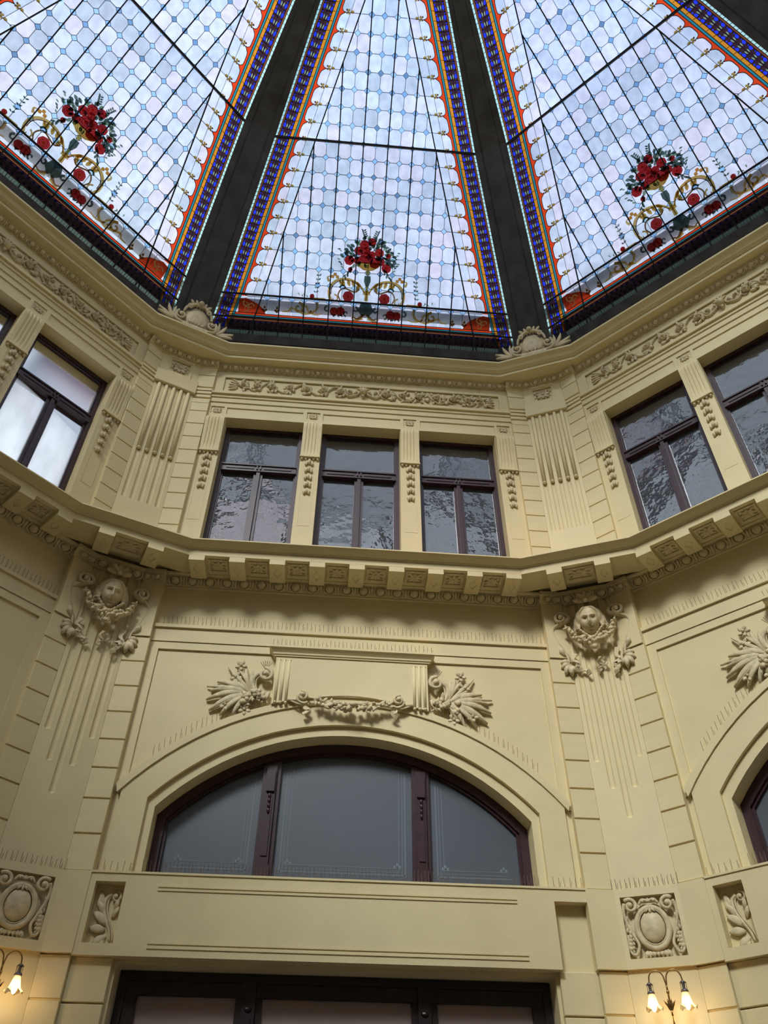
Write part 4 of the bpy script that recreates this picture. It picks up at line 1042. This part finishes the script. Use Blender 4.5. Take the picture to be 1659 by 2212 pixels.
# ---- cartouche in the pedestal (square recess, z 3.35-3.80)
def build_cart():
    parts = []; zc = 3.565
    m = MB(); m.ell(0, .0, zc, .098, .055, .122, 20, 14); parts.append(('oval_boss', m.mesh('oval_boss', RELI, True)))
    m = MB(); P = [(.122*S(a), .012, zc-.005+.148*CO_(a)) for a in [2*PI*i/36 for i in range(37)]]; m.tube(P, .022, 6, False); P = [(.104*S(a), .022, zc+.129*CO_(a)) for a in [2*PI*i/36 for i in range(37)]]; m.tube(P, .006, 5, False)
    m.band([[(.12*S(a), .0, zc+.145*CO_(a)) for a in [2*PI*i/30 for i in range(31)]], [(.165*S(a)*(1.0), -.018, zc+.185*CO_(a)) for a in [2*PI*i/30 for i in range(31)]]])
    parts.append(('oval_frame', m.mesh('oval_frame', RELI, True)))
    for sg in (-1, 1):
        m = MB(); s0 = vol(m, sg*.143, 3.725, .056, PI/2-sg*PI*.25, 1.4, -sg*-1, .02, .017, 26, .86, .02)
        P = cpath([(sg*.188, .02, 3.75), (sg*.203, .012, 3.69), (sg*.195, .008, 3.62), (sg*.178, .01, 3.57), (sg*.150, .015, 3.50), (sg*.130, .02, 3.44), (sg*.155, .02, 3.38), (sg*.19, .015, 3.385), (sg*.203, .01, 3.43), (sg*.20, .01, 3.52)]); m.tube(P, lerp(.014, .011, len(P)), 6)
        for q in range(3): m.leaf(sg*.182, 3.66-.035*q, -PI/2+sg*.4, .06, .026, 0, .0, .012, .004, 4)
        parts.append(('corner_volute', m.mesh('corner_volute', RELI, True)))
        m = MB()
        for q in range(5): m.ell(sg*(.178+.004*q), .012, 3.535-.028*q, .016+.002*q, .015, .020, 7, 5); m.leaf(sg*(.165+.005*q), 3.53-.028*q, -PI/2-.5*sg, .035, .018, 0, .008, .008, .003, 3)
        parts.append(('husk_cluster', m.mesh('husk_cluster', RELI, True)))
    m = MB()
    for q in range(-3, 4): m.leaf(q*.024, 3.415-abs(q)*.004, -PI/2+q*.16, .062, .034, 0, .0, .014, .004, 5); m.ell(q*.026, .016, 3.372, .010, .01, .013, 6, 5)
    parts.append(('base_leaves', m.mesh('base_leaves', RELI, True)))
    m = MB(); P = cpath([(-.075, .012, 3.735), (-.045, .022, 3.765), (0, .03, 3.752), (.045, .022, 3.765), (.075, .012, 3.735)]); m.tube(P, .012, 6)
    for q in (-2, -1, 0, 1, 2): m.ell(q*.021, .032, 3.765-abs(q)*.006, .010, .010, .010, 6, 5)
    for sg in (-1, 0, 1): m.leaf(sg*.012, 3.70, -PI/2+sg*.7, .042, .022, 0, .03, .012, .004, 4)
    parts.append(('crest', m.mesh('crest', RELI, True)))
    return parts
CART = build_cart()
for k, nm in PIER.items():
    r = thing('oval_cartouche', 'square panel with oval boss and volutes low on the '+nm+' corner pier', 'wall sculpture', (k, RP-.005), (0, 0, 0), 'cartouches on the pedestals')
    for n_, me in CART: obj(n_, me, r)

# ---- finial cartouches standing on the top cornice
def build_fin():
    parts = []; z0 = 0.0
    m = MB(); m.prism([[(-.24, 0), (.24, 0), (.20, .10), (.14, .24), (.05, .32), (-.05, .32), (-.14, .24), (-.20, .10)]], -.05, .0); m.ell(0, -.01, .14, .15, .05, .15, 16, 10); parts.append(('shield', m.mesh('shield', RELI, True)))
    for sg in (-1, 1):
        m = MB(); vol(m, sg*.195, .12, .068, PI/2-sg*.6, 1.35, -sg, .01, .020, 24, .86, .02)
        P = cpath([(sg*.262, .01, .12), (sg*.245, .01, .045), (sg*.17, .015, .015), (sg*.08, .015, .010)]); m.tube(P, lerp(.022, .014, len(P)), 6)
        P = cpath([(sg*.18, .015, .185), (sg*.165, .02, .25), (sg*.13, .02, .30), (sg*.07, .025, .345), (0, .025, .355)]); m.tube(P, lerp(.016, .020, len(P)), 6)
        vol(m, sg*.115, .285, .045, PI/2+sg*.9, 1.2, -sg, .025, .014, 20, .85, .015)
        parts.append(('frame_scroll', m.mesh('frame_scroll', RELI, True)))
        m = MB()
        for a, L, W, b in ((.9, .17, .04, .9), (.55, .20, .045, .7), (.2, .22, .045, .25), (.02, .20, .035, .05), (1.2, .12, .035, .5)):
            aa = a if sg > 0 else PI-a; m.leaf(sg*(.25+.03*(1-a)), .03, aa-(.0), L, W, sg*b, .0, .02, .008, 7, .03)
        parts.append(('acanthus_spray', m.mesh('acanthus_spray', RELI, True)))
    m = MB()
    for q in range(-2, 3): m.leaf(q*.035, .33, PI/2-q*.45, .085, .04, 0, .0, .03, .006, 5, .03)
    m.ell(0, .045, .375, .035, .03, .032, 10, 7); parts.append(('crest', m.mesh('crest', RELI, True)))
    m = MB()
    for q in range(-2, 3): m.leaf(q*.03, .03, PI/2-q*.5, .05, .028, 0, .03, .01, .004, 4)
    m.box(-.16, .16, -.04, .03, -.02, .02); parts.append(('foot', m.mesh('foot', RELI, False)))
    return parts
FINP = build_fin()
for k, nm in PIER.items():
    r = thing('crowning_cartouche', 'scrolled cartouche with acanthus sprays on the top cornice over the '+nm+' pier', 'wall sculpture', (k, RP-.335), (0, 0, 10.755), 'crowning cartouches')
    for n_, me in FINP: obj(n_, me, r, scale=(1.08, 1.2, 1.42))

# ---- small rosettes
def rosette(s):
    m = MB()
    for i in range(8):
        a = i*PI/4; d = (.80 if i % 2 == 0 else 1.0); m.leaf(CO_(a)*s*.12, S(a)*s*.12, a, s*.80*d, s*.42, 0, .0, s*.12, .004, 4, s*.05, lobes=0)
        m.leaf(CO_(a+.39)*s*.12, S(a+.39)*s*.12, a+.39, s*.95, s*.16, 0, -.004, s*.08, .004, 3)
    m.ell(0, s*.12, 0, s*.20, s*.2, s*.20, 8, 6); return m
RS1 = rosette(.066).mesh('rosette', RELI, True); RS2 = rosette(.12).mesh('rosette', RELI, True)
NTH = ['first', 'second', 'third', 'fourth']
for k in VIS:
    for i, x in enumerate((-1.87, -.63, .63, 1.87)):
        thing('rosette', 'small square rosette over the %s pilaster from the left, %s wall' % (NTH[i], BAY[k]), 'rosette', (k, R0), (x, -.056, cz(9.578, -.06)), 'rosettes above the pilasters', RS1)
for k, nm in PIER.items():
    thing('large_rosette', 'large leafy rosette framed at the top of the '+nm+' corner pier', 'rosette', (k, RP), (0, -.018, 10.285), 'rosettes on the piers', RS2)

# ---- pilaster consoles and husk garlands
def build_console():
    parts = []; hw = .118
    m = MB(); pr = [(.00, 8.865), (.030, 8.865), (.034, 8.885), (.030, 8.90), (.034, 9.0), (.046, 9.2), (.060, 9.33), (.070, 9.40), (.066, 9.45), (.045, 9.49), (.0, 9.505)]
    xs = [-hw, -hw+.018]
    for c in (-.062, -.021, .021, .062): xs += [c-.016, c-.010, c, c+.010, c+.016]
    xs = sorted(xs+[hw-.018, hw])
    def dx(x):
        for c in (-.062, -.021, .021, .062):
            if abs(x-c) < .0155: return -.014*math.sqrt(max(0, 1-((x-c)/.0162)**2))
        return 0
    m.band([[(x, h+(dx(x) if 3 < i < 9 else 0), z) for x in xs] for i, (h, z) in enumerate(pr)])
    for x, s_ in ((-hw, 1), (hw, -1)):
        m.band([[(x, 0, z) for h, z in pr], [(x, h, z) for h, z in pr]] if s_ < 0 else [[(x, h, z) for h, z in pr], [(x, 0, z) for h, z in pr]])
    m.box(-hw-.006, hw+.006, 0, .045, 8.852, 8.868)
    parts.append(('fluted_console', m.mesh('fluted_console', STUC)))
    m = MB()
    for x, r in ((-.098, .019), (-.048, .015), (0, .014), (.048, .015), (.098, .019)): m.tube([(x-.012, .012, 8.832), (x+.012, .012, 8.832)], r, 8); m.ell(x, .016, 8.83, r*.9, r, r, 8, 6)
    parts.append(('guttae', m.mesh('guttae', RELI, True)))
    for q in range(5):
        m = MB(); z = 8.80-.128*q; sc = 1-.06*q
        m.ell(0, .016, z-.018, .026*sc, .024, .045*sc, 9, 7)
        for sg in (-1, 1):
            m.leaf(sg*.008, z+.012, -PI/2+sg*.38, .085*sc, .040*sc, sg*.25, .0, .018, .005, 5, .016); m.ell(sg*.036*sc, .018, z-.062*sc, .019*sc, .017, .021*sc, 8, 6)
            m.ell(sg*.030, .01, z-.01, .020, .012, .02, 7, 5)
        parts.append(('husk', m.mesh('husk', RELI, True)))
    m = MB(); x0 = .066
    m.prism([rect(-x0-.007, x0+.007, 7.73, 8.81), rect(-x0, x0, 7.737, 8.803)], -.0, .005); parts.append(('sunk_panel_edge', m.mesh('sunk_panel_edge', STUC)))
    return parts
CONS = build_console()
for k in VIS:
    for i, x in enumerate((-1.862, -.622, .622, 1.862)):
        r = thing('pilaster_garland', 'fluted console with husk garland, %s window pilaster from the left, %s wall' % (NTH[i], BAY[k]), 'garland', (k, R0), (x, -.062, 0), 'husk garlands on the window pilasters')
        for n_, me in CONS: obj(n_, me, r)

# ---- frieze of scrolling acanthus and roses
def build_frieze():
    parts = []; zc = 10.185; H = .115
    rr = random.Random(9)
    xs = [.30, .53, .76, .99, 1.22, 1.42]
    for sg in (-1, 1):
        m = MB(); C = [(sg*.06, .0, zc-.02)]
        for i, x in enumerate(xs): C += [(sg*(x-.11), 0, zc+(.07 if i % 2 else -.07)), (sg*(x+.02), 0, zc+(-.085 if i % 2 else .085))]
        C += [(sg*1.52, 0, zc-.05), (sg*1.60, 0, zc)]
        P = cpath(C, 6); m.tube(P, lerp(.021, .014, len(P)), 6); parts.append(('wave_stem', m.mesh('wave_stem', RELI, True), 0))
        for i, x in enumerate(xs+[1.60]):
            m = MB(); s_ = 1 if i % 2 else -1
            vol(m, sg*x, zc, .068, PI/2*s_, 1.1, sg*s_, .002, .013, 20, .55, .01)
            if i < 6:
                for q in range(6): a = q*PI/3; m.ell(sg*x+.028*CO_(a), .022, zc+.028*S(a), .022, .016, .018, 7, 5)
            m.ell(sg*x, .034, zc, .020, .018, .020, 8, 6); parts.append(('rose_scroll', m.mesh('rose_scroll', RELI, True), 0))
            m = MB()
            for q in range(11):
                a = rr.uniform(0, 2*PI); m.leaf(sg*(x+.08*CO_(a)), zc+.055*S(a), a+rr.uniform(-.6, .6), rr.uniform(.06, .10), .036, rr.uniform(-.8, .8), -.004, .016, .004, 5, .01)
            parts.append(('acanthus_leaf', m.mesh('acanthus_leaf', RELI, True), 0))
        m = MB()
        for q in range(5): m.leaf(sg*1.67, zc-.05+.025*q, (0 if sg > 0 else PI)+sg*(q-2)*.28, .13, .030, sg*.3, -.004, .014, .004, 6)
        parts.append(('palmette_end', m.mesh('palmette_end', RELI, True), 0))
    m = MB(); m.ell(0, .03, zc, .045, .035, .055, 10, 8)
    for q in range(5): m.leaf(0, zc+.02, PI/2+(q-2)*.5, .10, .032, 0, .01, .02, .005, 5, .01)
    for sg in (-1, 1): vol(m, sg*.10, zc-.01, .052, PI/2, 1.1, sg, .004, .012, 18); vol(m, sg*.17, zc+.02, .050, -PI/2, 1.1, sg, .004, .012, 18)
    m.leaf(0, zc-.03, -PI/2, .07, .04, 0, .01, .02, .005, 4); parts.append(('centre_mask', m.mesh('centre_mask', RELI, True), 0))
    return parts
FRZ = build_frieze()
for k in VIS:
    r = thing('scrollwork_frieze', 'long relief of rose scrolls under the top cornice of the '+BAY[k]+' wall', 'relief frieze', (k, R0), (0, -.055, 0), 'scrollwork friezes')
    for n_, me, _ in FRZ: obj(n_, me, r, scale=(1, 1.5, 1))

# ---- keystone tablet with cap and flutes
def build_key():
    parts = []; arc = [(x, HZ+math.sqrt(HR2**2-x*x)) for x in [.74-1.48*i/14 for i in range(15)]]
    m = MB(); m.prism([[(-.74, 5.955)]+arc[::-1]+[(.74, 5.955)]], -.08, .0); parts.append(('tablet', m.mesh('tablet', STUC)))
    m = MB(); pr = [(-.06, 5.94), (.012, 5.94), (.012, 5.955), (.022, 5.958), (.024, 5.975), (.045, 6.0), (.062, 6.012), (.062, 6.035), (-.06, 6.04)]
    hw = lambda h: .752+h
    m.band([[(-hw(h), h, z) for h, z in pr], [(hw(h), h, z) for h, z in pr]])
    for s_ in (-1, 1): m.band([[(s_*hw(h), h, z) for h, z in pr], [(s_*hw(h), -.08, z) for h, z in pr]] if s_ > 0 else [[(s_*hw(h), -.08, z) for h, z in pr], [(s_*hw(h), h, z) for h, z in pr]])
    parts.append(('cap_moulding', m.mesh('cap_moulding', STUC)))
    for sg in (-1, 1):
        for q in range(3):
            m = MB(); x = sg*(.608+.050*q); m.box(x-.017, x+.017, 0, .006, 5.898, 5.908)
            m.tube([(x, -.002, 5.44), (x, -.002, 5.90)], .015, 8); m.ell(x, .006, 5.435, .017, .017, .015, 8, 6)
            parts.append(('flute', m.mesh('flute', STUC, True)))
    return parts
KEY = build_key()
for k in VIS:
    r = thing('keystone_tablet', 'plain capped tablet with fluted ends above the arch of the '+BAY[k]+' wall', 'keystone', (k, R0), (0, 0, 0), 'keystone tablets')
    for n_, me in KEY: obj(n_, me, r)

# ---- swag with two volutes on the tablet
def build_swag():
    parts = []; rr = random.Random(4)
    for sg in (-1, 1):
        m = MB(); vol(m, sg*.455, 5.50, .052, PI/2-sg*.3, 1.5, -sg*-1, .03, .016, 26, .86, .03)
        P = cpath([(sg*.505, .03, 5.50), (sg*.49, .03, 5.45), (sg*.44, .03, 5.425), (sg*.40, .035, 5.435)]); m.tube(P, .013, 6)
        P = cpath([(sg*.40, .02, 5.42), (sg*.48, .02, 5.42), (sg*.56, .01, 5.455)]); m.tube(P, lerp(.014, .008, len(P)), 6); m.box(min(sg*.47, sg*.59), max(sg*.47, sg*.59), 0, .02, 5.455, 5.475)
        parts.append(('volute', m.mesh('volute', RELI, True)))
        m = MB(); ribbon(m, [(sg*.40, .03, 5.44), (sg*.43, .04, 5.39), (sg*.38, .05, 5.36), (sg*.44, .04, 5.32)], .034); parts.append(('ribbon_end', m.mesh('ribbon_end', RELI, True)))
        for q in range(3): pass
    m = MB(); P = cpath([(-.40, .02, 5.485), (-.2, .03, 5.51), (0, .035, 5.52), (.2, .03, 5.51), (.40, .02, 5.485)]); m.tube(P, .008, 5); parts.append(('string', m.mesh('string', RELI, True)))
    m = MB()
    for q in range(80):
        t = rr.uniform(-1, 1); x = .36*t; zz = 5.455-.055*(1-t*t); r = .026*(1-.3*abs(t))
        m.ell(x, .03+rr.uniform(0, .045)*(1-.5*abs(t)), zz+rr.uniform(-.038, .038)*(1-.4*abs(t)), r*rr.uniform(.5, 1.1), r*.8, r*rr.uniform(.5, 1.1), 7, 5, 0, rr.uniform(0, 3))
    for q in range(26): t = rr.uniform(-1, 1); m.leaf(.36*t, 5.45-.05*(1-t*t)+rr.uniform(-.02, .02), rr.uniform(0, 2*PI), .065, .030, .3, .035, .02, .005, 4, .01)
    m.ell(.02, .10, 5.40, .035, .02, .022, 9, 6); parts.append(('fruit_bundle', m.mesh('fruit_bundle', RELI, True)))
    return parts
SWG = build_swag()
# ---- palm and flower sprays beside the tablet
def build_spray(sg, seed):
    parts = []; rr = random.Random(seed); X = lambda x: sg*x
    m = MB(); vol(m, X(.825), 5.735, .074, PI/2-sg*.2, 1.5, sg, .045, .022, 28, .86, .03)
    P = cpath([(X(.875), .03, 5.765), (X(.935), .03, 5.70), (X(.925), .03, 5.60), (X(.86), .03, 5.50), (X(.80), .03, 5.45)]); m.tube(P, lerp(.027, .018, len(P)), 6); P = [(p.x-X(.03), .03, p.z-.01) for p in P]; m.tube(P, .009, 5)
    P = cpath([(X(.775), .02, 5.56), (X(.79), .03, 5.50), (X(.84), .03, 5.44)]); m.tube(P, .018, 6); parts.append(('scroll', m.mesh('scroll', RELI, True)))
    for a, L, W, b in ((2.15, .27, .045, -.55), (2.62, .30, .060, .35), (2.85, .33, .062, .45), (3.05, .36, .062, .50), (3.3, .36, .06, .55), (3.6, .30, .055, .5), (1.85, .22, .04, -.3), (2.45, .33, .04, -.2), (2.95, .37, .04, .1), (3.45, .34, .045, .3), (3.85, .26, .05, .5), (2.0, .28, .035, .3), (4.15, .2, .05, .3), (2.75, .24, .05, -.4)):
        m = MB(); aa = PI-a if sg > 0 else a; m.leaf(X(.92+.02*rr.random()), 5.54, aa, L*1.2, W*.92, sg*b*-1 if sg > 0 else b, .01, .045, .007, 9, -.01, lobes=0); parts.append(('palm_leaf', m.mesh('palm_leaf', RELI, True)))
    m = MB()
    for q in range(10):
        a = rr.uniform(-.9, 3.3); d = rr.uniform(.02, .15); x, z = .93+d*CO_(a)*.8, 5.48+d*S(a)*.6
        for e_ in range(3): m.ell(X(x)+rr.uniform(-.018, .018), .05+rr.uniform(0, .03), z+rr.uniform(-.018, .018), .022, .017, .022, 7, 5)
        m.leaf(X(x), z, rr.uniform(0, 2*PI), .085, .034, .5, .03, .02, .005, 5, .02)
    for cx, cz_ in ((1.07, 5.83), (1.16, 5.40), (.98, 5.36), (1.10, 5.70)):
        for i in range(5): a = i*2*PI/5+cx; m.leaf(X(cx)+.008*CO_(a), cz_+.008*S(a), a, .052, .036, 0, .03, .012, .004, 4, .01)
        m.ell(X(cx), .05, cz_, .014, .014, .014, 7, 5); P = cpath([(X(.93), .03, 5.5), (X((cx+.93)/2), .03, (cz_+5.5)/2+.01), (X(cx), .035, cz_)], 4); m.tube(P, .007, 5)
    parts.append(('flower_cluster', m.mesh('flower_cluster', RELI, True)))
    m = MB()
    for i in range(6): a = PI/2-.7+i*.28; m.tube([(X(.83), .03, 5.80), (X(.83)+.085*CO_(a), .06, 5.80+.085*S(a))], .0025, 4)
    parts.append(('bird_spike_cluster', m.mesh('bird_spike_cluster', SPIKE)))
    return parts
SPR = {s_: build_spray(s_, 20+s_) for s_ in (-1, 1)}
for k in VIS:
    r = thing('fruit_garland', 'fruit garland between two small volutes over the arch, '+BAY[k]+' wall', 'garland', (k, R0), (0, 0, 0), 'fruit garlands over the arches')
    for n_, me in SWG: obj(n_, me, r)
    for s_, sd in ((-1, 'left'), (1, 'right')):
        r = thing('palm_spray', 'palm leaves and blossoms with a volute, '+sd+' of the tablet, '+BAY[k]+' wall', 'wall sculpture', (k, R0), (0, -.065, 0), 'palm sprays beside the tablets')
        for n_, me in SPR[s_]: obj(n_, me, r)

# ---- narrow acanthus panel at the left end of the band
def build_acan():
    parts = []
    m = MB(); vol(m, -1.765, 3.70, .042, PI/2+.4, 1.3, 1*-1, .01, .013, 22, .82, .02)
    P = cpath([(-1.80, .01, 3.72), (-1.84, .012, 3.68), (-1.835, .015, 3.60), (-1.80, .015, 3.52), (-1.765, .012, 3.45), (-1.75, .01, 3.385)]); m.tube(P, lerp(.016, .010, len(P)), 6); P = [(p.x+.022, p.y*.8, p.z) for p in P]; m.tube(P, .008, 5); parts.append(('scroll', m.mesh('scroll', RELI, True)))
    m = MB()
    for x, z, a, L, W in ((-1.80, 3.50, 2.3, .14, .06), (-1.80, 3.46, 2.9, .12, .06), (-1.78, 3.42, 3.6, .11, .055), (-1.83, 3.56, 1.9, .12, .045), (-1.77, 3.55, .9, .09, .04), (-1.76, 3.60, 1.2, .09, .035), (-1.79, 3.40, 4.2, .06, .035)):
        m.leaf(x, z, a, L, W, .3, -.0, .025, .006, 6, .01, lobes=0)
    m.leaf(-1.86, 3.62, 1.7, .13, .045, .2, 0, .02, .005, 6); m.ell(-1.885, .015, 3.66, .018, .015, .04, 8, 6); parts.append(('acanthus', m.mesh('acanthus', RELI, True)))
    return parts
ACN = build_acan()
for k in VIS:
    r = thing('acanthus_panel', 'narrow curled acanthus relief at the left end of the band, '+BAY[k]+' wall', 'relief panel', (k, R0), (0, -.078, 0), 'acanthus panels')
    for n_, me in ACN: obj(n_, me, r)

# ---- bird spikes
def spikes(label, fr, x0, x1, z, h, L, step, lean=.15, zf=None, loc=(0, 0, 0)):
    m = MB(); n = int((x1-x0)/step); rr = random.Random(int(x0*100)+n)
    for i in range(n+1):
        x = x0+(x1-x0)*i/n; zz = zf(x) if zf else z; l = L*rr.uniform(.85, 1.1); t = rr.uniform(-.05, .05)
        m.tube([(x, h, zz), (x+t*l, h+l*lean, zz+l)], .0022, 3, False)
        if i % 2: m.tube([(x+.01, h-.01, zz), (x+.012, h-.01+l*.3, zz+l*.55)], .0018, 3, False)
    r = thing('bird_spike_strip', label, 'bird spikes', fr, loc, 'bird spike strips', m.mesh('bird_spike_strip', SPIKE)); return r
for k in VIS:
    b = BAY[k]
    spikes('long row of bird spikes on the ledge below the bracketed cornice, '+b+' wall', (k, R0), -1.90, 1.93, 6.274, -.035, .085, .042, .25)
    spikes('bird spikes on the cap of the tablet, '+b+' wall', (k, R0), -.78, .78, 6.034, .045, .07, .040, .25)
    spikes('dense bird spikes along the arched window sill, '+b+' wall', (k, R0), -1.60, 1.60, 3.866, .0, .095, .030, .05)
    spikes('bird spikes right of the arched window on the band end, '+b+' wall', (k, R0), 1.72, 1.95, 3.866, .0, .085, .042, .05)
    spikes('bird spikes left of the arched window on the band end, '+b+' wall', (k, R0), -1.95, -1.70, 3.866, .0, .085, .042, .05)
    for sg, sd in ((-1, 'left'), (1, 'right')):
        x0, x1 = sorted((sg*.80, sg*1.72)); zf = lambda x: HZ+math.sqrt(HR2**2-x*x)
        spikes('wire bird spikes on the '+sd+' shoulder of the arch hood, '+b+' wall', (k, R0), x0, x1, 0, -.03, .085, .040, .3, zf)
    spikes('short bird spikes on the middle cornice under the upper windows, '+b+' wall', (k, R0), -1.75, 1.75, 7.005, .40, .045, .060, 0)
for k, nm in PIER.items():
    spikes('bird spikes over the oval cartouche of the '+nm+' corner pier', (k, RP), -.26, .26, 3.86, .015, .085, .036, .1)
    spikes('short bird spikes on the middle cornice before the upper '+nm+' corner pier', (k, RP), -.52, .52, 7.005, .50, .045, .055, 0)
    m = MB()

# ---- brass wall lamps with two bell shades
def build_lamp():
    parts = []
    m = MB(); m.lathe([(0, 0), (.05, .004), (.055, .012), (.04, .02), (.02, .03), (0, .032)], n=16)
    m.v = [(x, z*-1, y) for x, y, z in m.v]; m.ell(0, .03, 0, .022, .02, .022, 10, 7); parts.append(('wall_rosette', m.mesh('wall_rosette', BRASS, True), (0, 0, -.30)))
    m = MB(); P = cpath([(0, .02, -.30), (0, .12, -.30), (0, .19, -.27), (0, .2, -.2), (0, .2, -.10), (0, .2, .0)]); m.tube(P, .007, 8)
    for q in range(4):
        a = PI/2+(q-1.5)*.35; m.leaf(0, -.17, a, .08, .018, 0, .2, .008, .004, 5, .01)
    m.ell(0, .2, -.05, .011, .011, .02, 8, 6); m.ell(0, .2, -.18, .012, .012, .022, 8, 6); parts.append(('stem', m.mesh('stem', BRASS, True), (0, 0, 0)))
    for sg in (-1, 1):
        m = MB(); C = [(0, .2, -.01), (sg*.008, .2, .04)]+[(sg*(.062-.054*CO_(t)), .2, .035+.06*S(t)) for t in [PI*i/8 for i in range(1, 9)]]+[(sg*.118, .2, .01)]
        m.tube(cpath(C, 3), .0052, 8); parts.append(('arm', m.mesh('arm', BRASS, True), (0, 0, 0)))
        m = MB(); m.lathe([(0, .02), (.012, .018), (.026, .004), (.012, 0), (.011, -.03), (.016, -.036), (.028, -.045), (.027, -.052), (.018, -.056), (.018, -.062), (0, -.062)], sg*.118, .2, 0, 14)
        for a in range(4): m.tube([(sg*.118+.02*CO_(a*PI/2), .2+.02*S(a*PI/2), 0), (sg*.118+.02*CO_(a*PI/2), .2+.02*S(a*PI/2), -.045)], .002, 4)
        parts.append(('lamp_holder', m.mesh('lamp_holder', PEWT, True), (0, 0, 0)))
        m = MB(); m.lathe([(.020, -.055), (.027, -.075), (.033, -.10), (.040, -.125), (.055, -.146), (.066, -.152)], sg*.118, .2, 0, 24, 0, .0)
        V = []
        for i, (x, y, z) in enumerate(m.v):
            ring_ = i//24; a = (i % 24)*2*PI/24
            if ring_ >= 4: z += .008*S(6*a)*(ring_-3)/1.5; f_ = 1+.06*S(6*a)*(ring_-3)/2; x = sg*.118+(x-sg*.118)*f_; y = -.2+(y+.2)*f_
            V.append((x, y, z))
        m.v = V; parts.append(('bell_shade', m.mesh('bell_shade', SHADE, True), (0, 0, 0)))
        m = MB(); m.ell(sg*.118, .2, -.125, .019, .019, .042, 10, 8); parts.append(('bulb', m.mesh('bulb', BULB, True), (0, 0, 0)))
    return parts
LMP = build_lamp()
for k, nm in PIER.items():
    r = thing('wall_lamp', 'brass two-armed wall lamp with lit bell shades on the '+nm+' corner pier', 'wall lamp', (k, RP), (.01, 0, 3.125), 'brass wall lamps')
    for n_, me, l in LMP: obj(n_, me, r, l)
    for sg in (-1, 1):
        ld = bpy.data.lights.new('lamp_glow', 'POINT'); ld.energy = .8; ld.color = (1, .72, .40); ld.shadow_soft_size = .03
        lo = bpy.data.objects.new('lamp_glow', ld); col.objects.link(lo); lo.parent = r; lo.location = (sg*.118, -.2, -.185)
